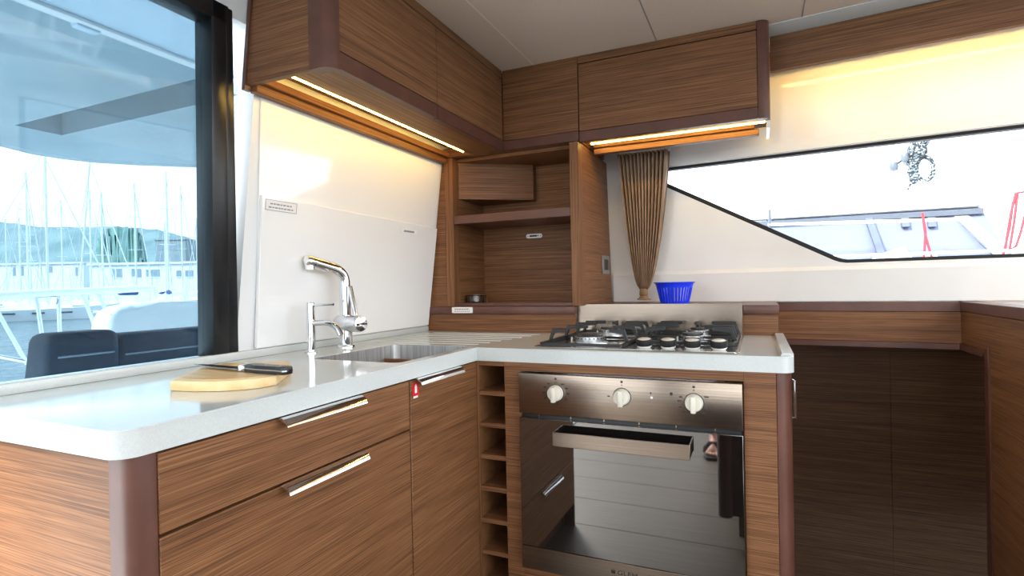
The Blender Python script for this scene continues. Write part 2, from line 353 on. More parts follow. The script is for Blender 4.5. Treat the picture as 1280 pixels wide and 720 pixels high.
# ------------------------------------------------------------------ window over the worktop
win1 = thing('window_1', 'x', 'x'); 
for k in ('label', 'category'): del win1[k]
setting(win1)
def wbar(name, y0, y1, z0, z1, t0, t1, m):
    bm = NB(); b = [(LX(z0)+t0, y0, z0), (LX(z0)+t1, y0, z0), (LX(z0)+t1, y1, z0), (LX(z0)+t0, y1, z0)]; t = [(LX(z1)+t0, y0, z1), (LX(z1)+t1, y0, z1), (LX(z1)+t1, y1, z1), (LX(z1)+t0, y1, z1)]
    n0 = 0; hexa(bm, b, t); bmesh.ops.bevel(bm, geom=bm.edges[:], offset=.003, segments=2, affect='EDGES', profile=.5); return obj(name, bm, m, win1)
def wbar2(name, yb0, yb1, yt0, yt1, z0, z1, t0, t1, m):
    bm = NB(); hexa(bm, [(LX(z0)+t0, yb0, z0), (LX(z0)+t1, yb0, z0), (LX(z0)+t1, yb1, z0), (LX(z0)+t0, yb1, z0)], [(LX(z1)+t0, yt0, z1), (LX(z1)+t1, yt0, z1), (LX(z1)+t1, yt1, z1), (LX(z1)+t0, yt1, z1)])
    bmesh.ops.bevel(bm, geom=bm.edges[:], offset=.003, segments=2, affect='EDGES', profile=.5); return obj(name, bm, m, win1)
wbar2('frame_stile', -.476, -.428, -.548, -.508, .928, 1.815, -.05, .012, 'black')
wbar2('frame_stile', -.426, -.394, -.506, -.484, .928, 1.815, -.05, .006, 'black')
wbar('frame_top', -1.22, -.50, 1.772, 1.815, -.05, .012, 'black')
wbar('frame_foot', -1.22, -.42, .918, .934, -.06, -.012, 'wallw')
bm = NB(); hexa(bm, [(LX(.93)-.03, -1.22, .93), (LX(.93)-.024, -1.22, .93), (LX(.93)-.024, -.45, .93), (LX(.93)-.03, -.45, .93)], [(LX(1.79)-.03, -1.22, 1.79), (LX(1.79)-.024, -1.22, 1.79), (LX(1.79)-.024, -.53, 1.79), (LX(1.79)-.03, -.53, 1.79)])
obj('pane', bm, 'pane', win1)

# white gloss splash panels on the left wall
def lpanel(name, pts, t0, t1, m):
    """pts (y, z) on the leaning wall"""
    bm = NB(); hexa(bm, [(LX(z)+t0, y, z) for y, z in pts], [(LX(z)+t1, y, z) for y, z in pts]); bmesh.ops.bevel(bm, geom=bm.edges[:], offset=.0015, segments=1, affect='EDGES'); return bm
up = tag(obj('wall_panel', lpanel('p', [(-.338, .925), (.546, .925), (.546, 1.70), (-.385, 1.70)], .0, .005, 'white'), 'white', origin=(LX(1.5), .1, .92)), 'tall glossy white wall panel behind the taps, up under the lit cabinet', 'wall panel')
lo = thing('sliding_panel', 'lower glossy white sliding panel with finger slot standing behind the taps', 'wall panel', (LX(1.1), .1, .94))
obj('sheet', lpanel('p', [(-.345, .941), (.548, .941), (.548, 1.356), (-.363, 1.370)], .0055, .016, 'white'), 'white', lo)
def lflat(y0, y1, z0, z1, t, th=.0006, skew=0):
    bm = NB(); pts = [(y0, z0), (y1, z0+skew), (y1, z1+skew), (y0, z1)]
    return hexa(bm, [(LX(z)+t, y, z) for y, z in pts], [(LX(z)+t+th, y, z) for y, z in pts])
sl = obj('finger_slot', lflat(.285, .395, 1.318, 1.334, .0162, .0022), 'ventw', lo)
obj('slot_recess', lflat(.305, .375, 1.323, 1.330, .0186, .0004), 'gprint', sl)
n_ = thing('notice_sticker', 'small white notice sticker with two grey lines on the white panel', 'sticker', (LX(1.35)+.017, -.33, 1.35))
obj('paper', lflat(-.352, -.238, 1.331, 1.361, .0164, .0006), 'sticker', n_)
for y0, y1, z0, z1 in ((-.352, -.238, 1.331, 1.3325), (-.352, -.238, 1.3597, 1.361), (-.352, -.3505, 1.331, 1.361), (-.2395, -.238, 1.331, 1.361)):
    obj('border_line', lflat(y0, y1, z0, z1, .0171, .0003), 'gprint', n_)
y = -.336
for row, (z, a, b) in enumerate(((1.350, -.335, -.255), (1.340, -.340, -.250))):
    y = a
    while y < b:
        wdt = random.uniform(.006, .014); obj('word', lflat(y, min(y+wdt, b), z-.0018, z+.0018, .0171, .0003), 'gprint', n_); y += wdt+.003

# ------------------------------------------------------------------ worktop with sink cut-out
SX0, SX1, SY0, SY1 = -.335, -.045, -.332, .050
wt = thing('worktop', 'pale grey L-shaped worktop with a rounded corner, running around sink and hob', 'worktop', (-.2, -.2, .881))
R_ = .03
def corner(cx, cy, a0, r, n=6): return [(cx+r*math.cos(math.radians(a0+90*k/n)), cy+r*math.sin(math.radians(a0+90*k/n))) for k in range(n+1)]
XF, YF = .004, -.004
outer = [(-.538, -1.02)] + corner(XF-R_, -1.02+R_, 270, R_) + [(XF, YF)] + corner(.858-R_, YF+R_, 270, R_) + [(.858, .598), (-.538, .598)]
hole = rrect(SX0, SX1, SY0, SY1, .02)
bm = plate(NB(), outer, [hole], .881, .9165)
obj('slab', bm, 'worktop', wt, 30)
# slightly raised rim following the free edges
def offset_band(bm, path, width, z0, z1):
    """path of (x, y); band on its left side"""
    P = [Vector((x, y, 0)) for x, y in path]; inn = []
    for i, p in enumerate(P):
        d0 = (P[i]-P[i-1]).normalized() if i > 0 else (P[1]-P[0]).normalized()
        d1 = (P[i+1]-P[i]).normalized() if i < len(P)-1 else d0
        n0 = Vector((-d0.y, d0.x, 0)); n1 = Vector((-d1.y, d1.x, 0)); n = (n0+n1).normalized()
        inn.append(p + n*(width/max(.35, n.dot(n0))))
    q = []
    for p, i_ in zip(P, inn):
        bev = (i_-p).normalized()
        q.append([bm.verts.new((p.x, p.y, z0)), bm.verts.new((p.x, p.y, z1-.0015)), bm.verts.new((p+bev*.0015).to_tuple()[:2]+(z1,)), bm.verts.new((i_-bev*.004).to_tuple()[:2]+(z1,)), bm.verts.new((i_.x, i_.y, z0))])
    for A, B in zip(q, q[1:]):
        for k in range(4): bm.faces.new((A[k], A[k+1], B[k+1], B[k]))
        bm.faces.new((A[4], A[0], B[0], B[4]))
    bm.faces.new(q[0]); bm.faces.new(q[-1][::-1]); return bm
obj('raised_rim', offset_band(NB(), [(-.52, -1.02)] + corner(XF-R_, -1.02+R_, 270, R_) + [(XF, YF)] + corner(.858-R_, YF+R_, 270, R_) + [(.858, .08)], .024, .9163, .9205), 'worktop', wt, 30)
obj('end_rim', offset_band(NB(), [(.858, .03), (.858, .598)], .03, .9163, .9255), 'worktop', wt, 30)
obj('upstand', box(NB(), LX(.93)-.002, LX(.93)+.018, -1.02, .548, .9163, .9385, .003, 2), 'worktop', wt)
for k in range(7):                                             # draining ribs beside the sink
    y = .100+k*.062
    obj('drainer_rib', box(NB(), -.45, -.05+k*.012, y, y+.011, .9163, .9181, .0004), 'worktop', wt)

# sink
sk = thing('sink', 'rectangular stainless steel undermount sink sunk into the pale worktop', 'sink', (-.19, -.14, .74))
bm = NB()
prof = [(0.0, .8815, .0), (0.002, .915, .0)]
def ring(ins, z, r): return [(x, y, z) for x, y in rrect(SX0+ins, SX1-ins, SY0+ins, SY1-ins, r)]
rings = [ring(.0005, .9155, .02), ring(.001, .900, .02), ring(.004, .78, .03), ring(.012, .758, .035), ring(.03, .750, .04)]
RV = [[bm.verts.new(p) for p in r] for r in rings]
for A, B in zip(RV, RV[1:]):
    for k in range(len(A)): bm.faces.new((A[k], A[(k+1) % len(A)], B[(k+1) % len(A)], B[k]))
bm.faces.new(RV[-1])
obj('bowl', bm, 'sinksteel', sk, 60)
obj('drain', lathe(NB(), (-.19, -.14, .7505), [(.045, 0), (.045, .003), (.036, .004), (.030, -.0005), (0, -.0005)]), 'chrome', sk)
obj('mounting_frame', plate(NB(), rrect(SX0-.012, SX1+.012, SY0-.012, SY1+.012, .03), [hole], .8765, .8808), 'sinksteel', sk)

# ------------------------------------------------------------------ taps
tx, ty = -.435, -.075
tp = thing('mixer_tap', 'tall chrome kitchen mixer tap with angled spout behind the sink', 'tap', (tx, ty, .9165))
def T(px, py): return aY(px, py, ty)
def tz(py, px=430): return T(px, py).z
obj('base_ring', lathe(NB(), (tx, ty, .9165), [(.028, 0), (.028, .006), (.026, .009), (.020, .010)]), 'chrome', tp)
zb_ = tz(404); 
obj('stem', lathe(NB(), (tx, ty, .925), [(.021, 0), (.021, zb_-.925)]), 'chrome', tp)
bl = T(414, 404); br = T(452, 405)
dx_ = Vector((.97, -.25, 0)).normalized()
bc = Vector((tx, ty, zb_))
body = obj('valve_body', lathe(NB(), bc - dx_*.038, [(0, 0), (.022, .002), (.0262, .008), (.0262, .072), (.0252, .0725), (.0252, .074), (.0268, .0745), (.0268, .112), (.023, .122), (.012, .125), (0, .1255)], 28, dx_), 'chrome', tp)
zt_ = tz(343)
rise = [(tx, ty, zb_), (tx, ty, zt_-.03)] + arc((tx, ty, zt_-.03), (tx, ty, zt_+.012), (tx-.012, ty-.05, zt_+.022), 8)[1:] + [(tx-.03, ty-.118, zt_+.040)]
obj('spout', tube(NB(), rise, .0175, 20), 'chrome', tp, 50)
e_ = Vector((tx-.03, ty-.122, zt_+.041))
nz = obj('spout_end', lathe(NB(), e_+Vector((.0045, .02, -.006)), [(.0175, 0), (.0185, .004), (.0185, .024), (.015, .031), (.008, .034), (0, .0345)], 22, (-.22, -.93, .27)), 'chrome', tp)
obj('aerator', lathe(NB(), e_+Vector((0, .004, -.010)), [(.014, 0), (.014, -.016), (.012, -.017), (.0, -.015)], 18), 'chrome', tp)
lv0 = bc + dx_*.058 + Vector((0, 0, .02)); lv1 = lv0 + Vector((-.026, .004, .098))
obj('lever', tube(NB(), [lv0, lv0*.5+lv1*.5, lv1], [.007, .0085, .0075], 12), 'chrome', tp)
# small filter tap
sx, sy = -.435, -.225
st = thing('filter_tap', 'short slim chrome tap with pin lever, left of the tall mixer', 'tap', (sx, sy, .9165))
def T2(py): return aY(388, py, sy).z
ztop = T2(378)
obj('base_ring', lathe(NB(), (sx, sy, .9165), [(.020, 0), (.020, .003), (.014, .0045)]), 'chrome', st)
obj('column', lathe(NB(), (sx, sy, .919), [(.0125, 0), (.0125, ztop-.919-.034), (.0118, ztop-.919-.0335), (.0118, ztop-.919-.032), (.0125, ztop-.919-.0315), (.0125, ztop-.919-.002), (.0105, ztop-.919), (0, ztop-.919)], 20), 'chrome', st)
obj('pin_lever', tube(NB(), [(sx, sy, ztop-.008), (sx+.04, sy+.002, ztop-.0075), (sx+.084, sy+.004, ztop-.0065)], .0038, 10), 'chrome', st)
zs = T2(404)
obj('spout', tube(NB(), [(sx, sy, zs)] + arc((sx+.055, sy, zs+.002), (sx+.098, sy, zs+.002), (sx+.112, sy, zs-.034), 8), .0085, 14), 'chrome', st)

# ------------------------------------------------------------------ base cabinets of the left run
def handle_Y(parent, y0, y1, z, x=.004, name='handle'):
    """bar-lip handle hooked over the front's top edge, running along y"""
    bm = NB(); prof = [(-.004, .001), (.006, .002), (.016, -.003), (.021, -.010), (.0225, -.010), (.0185, .0005), (.008, .0055), (-.004, .0045)]
    hexa(bm, [(x+a, y0, z+b) for a, b in prof], [(x+a, y1, z+b) for a, b in prof]); return obj(name, bm, 'chrome', parent, 50)
FR = .0                                                         # front face plane x = 0
c1 = thing('drawer_cabinet', 'low wood-veneer cabinet of stacked handled drawers below the cutting board', 'cabinet', (-.25, -.68, 0))
obj('carcass', box(NB(), -.53, -.022, -.96, -.349, .10, .880), 'wy', c1)
def front_Y(name, parent, y0, y1, z0, z1, m='wy', x0=-.02, x1=0): return obj(name, box(NB(), x0, x1, y0, y1, z0, z1, .0015), m, parent)
d1 = front_Y('drawer', c1, -.966, -.3525, .7605, .8765)
handle_Y(d1, -.756, -.541, .874)
d2 = front_Y('drawer', c1, -.966, -.3525, .3085, .7555)
handle_Y(d2, -.754, -.536, .754)
d3 = front_Y('drawer', c1, -.966, -.3525, .105, .3035)
handle_Y(d3, -.754, -.536, .302)
bm = NB(); prof2 = [(-.045, -1.000), (-.045, -.968), (-.001, -.968)] + [(-.030+.029*math.cos(math.radians(a)), -.972+.029*math.sin(math.radians(a))) for a in (0, -15, -30, -45, -60, -75, -90)]
pp = [(-.001, -.968)] + [(-.033+.032*math.cos(math.radians(a)), -.970+.032*math.sin(math.radians(a))) for a in range(0, -91, -15)] + [(-.052, -1.002), (-.052, -.968)]
hexa(bm, [(x, y, .0) for x, y in pp], [(x, y, .8805) for x, y in pp]); obj('corner_post', bm, 'trim', c1, 30)
obj('end_panel', box(NB(), -.53, -.054, -1.000, -.962, .0, .8805, .001), 'wx', c1)
obj('plinth', box(NB(), -.50, -.06, -.96, -.349, 0, .099), 'trim', c1)
c2 = thing('door_cabinet', 'low wood-veneer cupboard with one tall door in the inner corner', 'cabinet', (-.25, -.17, 0))
dr = front_Y('door', c2, -.3475, -.004, .105, .8765)
handle_Y(dr, -.335, -.118, .875)
obj('carcass', box(NB(), -.53, -.022, -.3465, -.3360, .10, .8755), 'wy', c2)
obj('far_side', box(NB(), -.53, -.022, -.012, .0, .10, .8755), 'wy', c2)
obj('bottom_board', box(NB(), -.53, -.022, -.33, -.012, .10, .118), 'wy', c2)
obj('plinth', box(NB(), -.50, -.06, -.3465, -.004, 0, .099), 'trim', c2)
rt = thing('extinguisher_tag', 'small red square tag with white bottle pictogram on the corner door', 'sticker', (.001, -.325, .85))
obj('red_field', box(NB(), .0004, .0010, -.340, -.311, .836, .868), 'red', rt)
obj('pictogram', box(NB(), .0010, .0013, -.330, -.321, .843, .860), 'sticker', rt)
obj('pictogram_neck', box(NB(), .0010, .0013, -.328, -.323, .860, .864), 'sticker', rt)
obj('white_foot', box(NB(), .0004, .0011, -.336, -.317, .831, .836), 'sticker', rt)

# ------------------------------------------------------------------ wine rack and oven housing
wr = thing('wine_rack', 'narrow open bottle rack of stacked wooden slots beside the oven', 'rack', (.045, .25, 0))
obj('left_side', box(NB(), .002, .0045, .012, .50, .0, .880), 'wx', wr)
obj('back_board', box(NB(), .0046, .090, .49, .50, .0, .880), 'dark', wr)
obj('plinth', box(NB(), .002, .090, .03, .06, 0, .10), 'trim', wr)
obj('edge_strip', box(NB(), -.021, .0045, .0005, .0115, .0, .880), 'wz', wr)
obj('top_rail', box(NB(), .005, .090, .002, .05, .866, .880), 'wx', wr)
for k in range(8):
    z = .783-.0964*k
    obj('shelf', box(NB(), .0046, .0905, .004, .488, z-.007, z+.007, .001), 'wx', wr)
OX0, OX1, OZ0, OZ1 = .147, .742, .288, .853
oh = thing('oven_housing', 'wood-veneer housing cabinet around the built-in oven', 'cabinet', (.45, .25, 0))
obj('left_stile', box(NB(), .0915, OX0-.002, .0, .02, .10, .8803, .001), 'wx', oh)
obj('right_stile', box(NB(), OX1+.002, .8175, .0, .02, .10, .8803, .001), 'wx', oh)
obj('top_rail', box(NB(), OX0-.0019, OX1+.0019, .0004, .02, OZ1+.003, .8803), 'wx', oh)
obj('bottom_front', box(NB(), OX0-.0019, OX1+.0019, .0004, .02, .10, OZ0-.004), 'wx', oh)
obj('left_side', box(NB(), .0915, .1035, .0205, .54, .10, .8803), 'wy', oh)
obj('right_side', box(NB(), .826, .846, .035, .58, .0, .8803), 'wy', oh)
pp = [(.8185, .0)] + [(.820+.032*math.cos(math.radians(a)), .032+.032*math.sin(math.radians(a))) for a in range(-90, 1, 15)] + [(.852, .036), (.8185, .036)]
obj('corner_post', hexa(NB(), [(x, y, 0) for x, y in pp], [(x, y, .8803) for x, y in pp]), 'trim', oh, 30)
obj('plinth', box(NB(), .0915, .818, .05, .07, 0, .099), 'trim', oh)
sdoor = obj('side_door', box(NB(), .8462, .8525, .06, .57, .10, .872, .001), 'wy', oh)
bm = NB(); hexa(bm, [(.8525, .075, z) for z in (.872, .770)] + [(.864, .085, .770), (.864, .085, .872)], [(.8525, .080, z) for z in (.872, .770)] + [(.868, .090, .770), (.868, .090, .872)])
obj('side_handle', tube(NB(), [(.853, .02, .862), (.858, .012, .860), (.8585, .011, .772), (.853, .02, .770)], .0028, 8), 'chrome', sdoor)

# ------------------------------------------------------------------ oven
ov = thing('built_in_oven', 'built-in stainless oven with three cream knobs and a mirror-dark glass door', 'oven', (.445, .25, .29))
obj('casing', box(NB(), .165, .725, .005, .53, .30, .84), 'cap', ov)
cp = obj('control_panel', box(NB(), OX0, OX1, -.022, .004, .738, OZ1, .002, 2), 'steel', ov)
def marks(cx, cz, pairs, r=.031):
    for ang, w_ in pairs:
        a = math.radians(ang); x, z = cx+r*math.sin(a)*1.15, cz+r*math.cos(a)
        obj('scale_mark', box(NB(), x-w_/2, x+w_/2, -.0226, -.0219, z-.0016, z+.0016), 'print', cp)
for kx, kz, sc in ((.260, .802, [(a, .009) for a in (-150, -120, -90, -62, -35, 35, 62, 90, 120, 150, 178)]), (.446, .803, [(-90, .006)]), (.629, .800, [(-65, .008), (-85, .010), (-115, .009), (-140, .010), (58, .011), (118, .012), (145, .013)])):
    kn = obj('knob', lathe(NB(), (kx, -.022, kz), [(.0225, 0), (.0225, .004), (.0215, .006), (.0205, .014), (.0195, .016), (0, .016)], 28, (0, -1, 0)), 'knob', cp)
    obj('grip', box(NB(), kx-.0065, kx+.0065, -.0505, -.036, kz-.0225, kz+.0195, .003, 2), 'knob', kn)
    obj('shadow_ring', lathe(NB(), (kx, -.022, kz), [(.0245, 0), (.0245, .0008), (.0225, .0008)], 28, (0, -1, 0)), 'cap', kn)
    obj('zero_dot', lathe(NB(), (kx, -.022, kz+.0315), [(.0016, 0), (.0016, .0006), (0, .0006)], 10, (0, -1, 0)), 'print', cp)
    obj('zero_symbol', box(NB(), kx-.003, kx+.003, -.0226, -.0219, kz+.037, kz+.0425), 'print', cp)
    marks(kx, kz, sc)
obj('indicator_lamp', lathe(NB(), (.524, -.022, .806), [(.0035, 0), (.003, .0025), (0, .003)], 14, (0, -1, 0)), 'ventw', cp)
obj('lamp_symbol', box(NB(), .5205, .5235, -.0226, -.0219, .815, .820), 'print', cp)
obj('bell_symbol', box(NB(), .570, .577, -.0226, -.0219, .815, .823), 'print', cp)
text_mesh('MADE IN ITALY', .0052, 'print', cp, (.170, -.0224, .7445))
obj('vent_gap', box(NB(), OX0+.004, OX1-.004, -.004, .004, .7265, .7375), 'black', ov)
for k in range(6): obj('vent_clip', box(NB(), .20+k*.095, .204+k*.095, -.006, -.003, .7285, .7355), 'steel', ov)
dg = obj('door', box(NB(), OX0, OX1, -.022, .003, .3585, .7265, .0015), 'ovenglass', ov)
obj('lower_band', box(NB(), OX0, OX1, -.0225, .003, .2925, .3578, .0015), 'steel', dg)
hl, hr = .263, .622
zh0, zh1 = .6655, .7035
obj('handle_front', box(NB(), hl, hr, -.066, -.0625, zh0, zh1, .001), 'steel', dg)
obj('handle_end', box(NB(), hl, hl+.0035, -.0625, -.0222, zh0+.004, zh1, .001), 'steel', dg)
obj('handle_end', box(NB(), hr-.0035, hr, -.0625, -.0222, zh0+.004, zh1, .001), 'steel', dg)
obj('handle_tray', box(NB(), hl+.0036, hr-.0036, -.0624, -.0223, zh0+.004, zh0+.007), 'burner', dg)
lb = text_mesh('GLEM', .0165, 'print', dg, (.452, -.0227, .331)); lb.scale.x = 1.35
bm = NB()
for p in ([(-.005, -.005), (.005, -.005), (.006, .001), (-.006, .001)], [(-.006, .0015), (-.002, .0015), (-.005, .006)], [(-.0022, .0015), (.0022, .0015), (0, .0068)], [(.002, .0015), (.006, .0015), (.005, .006)]):
    hexa(bm, [(.4135+x, -.0230, .3315+z) for x, z in p], [(.4135+x, -.0224, .3315+z) for x, z in p])
obj('crown_emblem', bm, 'print', dg)

# ------------------------------------------------------------------ hob
hb = thing('gas_hob', 'stainless gas hob with black cast-iron pan supports and four front knobs', 'hob', (.45, .32, .9165))
HX0, HX1, HY0, HY1 = .165, .735, .045, .565
obj('plate', prism(NB(), [(x, y, .9167) for x, y in rrect(HX0, HX1, HY0, HY1, .012)], (0, 0, .0055), .0012), 'hobsteel', hb)
zp = .9222
def burner(x, y, r, name='burner'):
    b = obj(name, lathe(NB(), (x, y, zp), [(r*1.25, 0), (r*1.22, .004), (r*.95, .006), (r*.95, .012), (r*1.03, .013), (r*1.03, .022), (r*.9, .024), (0, .024)], 32), 'burner', hb)
    bm = NB()
    for k in range(24):
        a = 2*math.pi*k/24; c = Vector((x+math.cos(a)*r*1.03, y+math.sin(a)*r*1.03, zp+.0175)); tube(bm, [c, c+Vector((math.cos(a), math.sin(a), 0))*.002], .0022, 6)
    obj('flame_ports', bm, 'cap', b)
    obj('burner_cap', lathe(NB(), (x, y, zp+.0242), [(r*.88, 0), (r*.90, .002), (r*.86, .0065), (r*.3, .008), (0, .008)], 32), 'cap', b)
    obj('igniter', lathe(NB(), (x-r*1.3, y+.004, zp), [(.003, 0), (.003, .016), (.0015, .018), (0, .018)], 8), 'ventw', b)
burner(.305, .175, .046); burner(.305, .43, .036); burner(.60, .255, .034); burner(.60, .455, .030)
def arm(bm, p_out, p_in, z0, z1, w=.0095):
    """bent support finger: foot on the ring, slanting up, then level towards the burner"""
    po, pi = Vector((*p_out, 0)), Vector((*p_in, 0)); d = (pi-po).normalized(); s = Vector((-d.y, d.x, 0))*w/2
    L = (pi-po).length; prof = [(0, z0), (.010, z0), (.020, z1-.012), (L, z1-.010), (L, z1), (.014, z1)]
    hexa(bm, [po+d*a+s+Vector((0, 0, z)) for a, z in prof], [po+d*a-s+Vector((0, 0, z)) for a, z in prof])
def grate(x0, x1, y0, y1, ys, label):
    g = obj('pan_support', NB_frame(x0, x1, y0, y1), 'iron', hb)
    for yc, L in ys:
        for xa, s in ((x0, 1), (x1, -1)):
            bm = NB(); arm(bm, (xa, yc), (xa+s*L, yc), zp+.004, zp+.046); bmesh.ops.bevel(bm, geom=bm.edges[:], offset=.0012, segments=1, affect='EDGES'); obj('finger', bm, 'iron', g)
    for ya, s in ((y1, -1),):
        bm = NB(); arm(bm, ((x0+x1)/2, ya), ((x0+x1)/2, ya+s*.07), zp+.004, zp+.046); obj('finger', bm, 'iron', g)
def NB_frame(x0, x1, y0, y1):
    bm = NB(); w = .009
    plate(bm, rrect(x0, x1, y0, y1, .012), [rrect(x0+w, x1-w, y0+w, y1-w, .008)], zp+.001, zp+.010)
    ym = (y0+y1)/2; box(bm, x0+w, x1-w, ym-.004, ym+.004, zp+.0015, zp+.0095); return bm
grate(.178, .432, .065, .550, [(.150, .060), (.300, .085), (.43, .075), (.52, .09)], 'l')
grate(.450, .725, .185, .550, [(.255, .070), (.355, .10), (.455, .080), (.53, .09)], 'r')
for kx in (.487, .552, .616, .684):
    kax = Vector((0, -.20, .98)).normalized(); kc = Vector((kx, .092, zp))
    k = obj('knob', lathe(NB(), (kx, .092, zp), [(.016, 0), (.0165, .002), (.0195, .005), (.0208, .0085), (.0208, .0105)], 28, kax), 'ventw', hb)
    obj('knob_ring', lathe(NB(), kc+kax*.0097, [(.0218, 0), (.0222, .002), (.0222, .016), (.0215, .0175), (.0195, .0178), (.0193, .0160), (.0193, 0)], 32, kax, loop=True), 'rubber', k)
    obj('knob_top', lathe(NB(), kc+kax*.0098, [(.0192, 0), (.0192, .0155), (.018, .0163), (0, .0164)], 28, kax), 'ktop', k)

sp = thing('splash_plate', 'brushed steel splash plate standing upright behind the hob', 'splashback', (.43, .59, .9165))
obj('sheet', box(NB(), .140, .731, .586, .589, .9167, 1.0275, .0008), 'steel', sp)
obj('folded_top', box(NB(), .140, .731, .5892, .598, 1.0250, 1.0275, .0008), 'steel', sp)

# ------------------------------------------------------------------ back ledge and upstand behind the worktop
ld = thing('back_ledge', 'wooden ledge with dark rounded nosing behind the hob and sink corner', 'ledge', (.15, .8, .917))
ZL = 1.0215
obj('upstand_board', prism(NB(), [(-.536, .557, .917), (.138, .557, .917), (.138, .575, .917), (-.536, .575, .917)], (0, 0, .072)), 'wx', ld)
obj('nosing', prism(NB(), [(LX(1)+.002, .545, .990), (.139, .545, .990), (.139, .60, .990), (LX(1)+.002, .60, .990)], (0, 0, ZL-.990), .003, 2), 'trim', ld)
obj('upstand_board', box(NB(), .733, .843, .600, .616, .917, .989), 'wx', ld)
obj('nosing', box(NB(), .733, .846, .592, .64, .990, ZL, .003, 2), 'trim', ld)
obj('end_cheek', box(NB(), .833, .844, .617, 1.0, .60, .989), 'wy', ld)
obj('hob_backing', box(NB(), .139, .733, .600, .62, .917, ZL-.002), 'wx', ld)
bm = NB(); prism(bm, [(-.53, .601, 1.003), (.732, .621, 1.003), (.734, .641, 1.003), (.846, .641, 1.003), (.846, BY(.846, 1.02)-.002, 1.003), (-.53, BY(-.53, 1.02)-.002, 1.003)], (0, 0, ZL-1.004))
obj('ledge_top', bm, 'trim', ld)

# ------------------------------------------------------------------ open corner shelf unit
su = thing('corner_shelf_unit', 'open wood corner niche with one shelf under the hanging cabinets', 'shelf unit', (-.13, .7, ZL))
z0, z1 = ZL+.0005, ZB+.004
# left stile (leaning outer edge against the white wall), inner post, right column
bm = NB(); hexa(bm, [(LX(z0)+.003, .56, z0), (-.4295, .56, z0), (-.4295, .578, z0), (LX(z0)+.003, .578, z0)], [(LX(z1)+.003, .56, z1), (-.4295, .56, z1), (-.4295, .578, z1), (LX(z1)+.003, .578, z1)])
obj('scribe_panel', bm, 'wx', su)
obj('post', box(NB(), -.429, -.391, .553, .60, z0, z1, .001), 'wz', su)
YB = .835
obj('left_side', box(NB(), -.409, -.391, .601, YB, z0, z1), 'wy', su)
obj('back_board', box(NB(), -.409, .141, YB, YB+.012, z0, z1), 'wx', su)
obj('column', box(NB(), .128, .163, .553, .60, z0, z1, .001), 'wz', su)
bm = NB(); hexa(bm, [(.142, .6005, z0), (.162, .6005, z0), (.162, BY(.16, z0)-.018, z0), (.142, BY(.15, z0)-.018, z0)], [(.142, .6005, z1), (.162, .6005, z1), (.162, BY(.16, z1)-.002, z1), (.142, BY(.15, z1)-.002, z1)])
obj('column_side', bm, 'wy', su)
sh = obj('shelf', box(NB(), -.3905, .1275, .575, YB, 1.372, 1.404), 'trim', su)
obj('shelf_lip', box(NB(), -.3905, .1275, .556, .5745, 1.369, 1.406, .002), 'trim', su)
obj('floor_lip', box(NB(), -.3905, .1275, .566, .584, z0, ZL+.014, .001), 'trim', su)
obj('top_board', box(NB(), -.429, .163, .601, YB, z1-.012, z1+.002), 'wx', su)
# boxed-in corner: slanted face
A = aY(573, 248, .605); B = aY(667, 250, .80)
bx_ = [(-.3905, .605), (B.x, .80), (B.x, YB-.0005), (-.3905, YB-.0005)]
obj('boxed_duct', hexa(NB(), [(x, y, 1.484) for x, y in bx_], [(x, y, z1-.0125) for x, y in bx_]), 'wx', su, origin=(bx_[0][0], bx_[0][1], 1.484), rz=math.atan2(.80-.605, B.x+.3905))
v = aY(668, 295, YB)
vt = thing('cabinet_latch_plate', 'small white oval latch plate with dark slot on niche back', 'latch', (v.x, YB, v.z))
bm = NB(); L = []
for k in range(9): a = math.radians(-90+180*k/8); L.append((.029+.0095*math.cos(a), .0095*math.sin(a)))
for k in range(9): a = math.radians(90+180*k/8); L.append((-.029+.0095*math.cos(a), .0095*math.sin(a)))
hexa(bm, [(v.x+x, YB-.0004, v.z+z) for x, z in L], [(v.x+x, YB-.004, v.z+z) for x, z in L]); pl_ = obj('plate', bm, 'ventw', vt)
obj('slot', box(NB(), v.x-.022, v.x+.014, YB-.0046, YB-.0038, v.z-.0035, v.z+.004), 'socketb', vt)
obj('button', box(NB(), v.x+.017, v.x+.021, YB-.0046, YB-.0038, v.z-.003, v.z+.004), 'socketb', vt)
for s in (-1, 1): obj('screw', lathe(NB(), (v.x+s*.031, YB-.004, v.z), [(.0028, 0), (.0024, .0006), (0, .0006)], 10, (0, -1, 0)), 'gprint', vt)
# socket on the column side
so = thing('wall_socket', 'grey double socket plate on the side of the wooden column', 'socket', (.164, .94, 1.19))
s1, s2 = .872, .955
obj('face_plate', box(NB(), .1625, .1685, s1, s1+.115, 1.148, 1.230, .0015), 'socket', so)
for y0 in (s1+.026, s1+.062):
    obj('switch', box(NB(), .1686, .1705, y0, y0+.030, 1.166, 1.213, .001), 'socketb', so)
# ashtray
ax_, ay_ = -.343, .655
at_ = thing('glass_dish', 'small thick clear glass dish on the niche floor', 'dish', (ax_, ay_, ZL+.0005))
bm = lathe(NB(), (ax_, ay_, ZL+.001), [(.042, 0), (.046, .003), (.047, .041), (.044, .044), (.039, .041), (.036, .012), (.030, .009), (0, .009)], 12)
obj('bowl', bm, 'glass', at_, 20)
obj('rim_notch', lathe(NB(), (ax_, ay_, ZL+.0452), [(.046, 0), (.046, .002), (.040, .002), (.040, 0)], 12, loop=True), 'glass', at_)
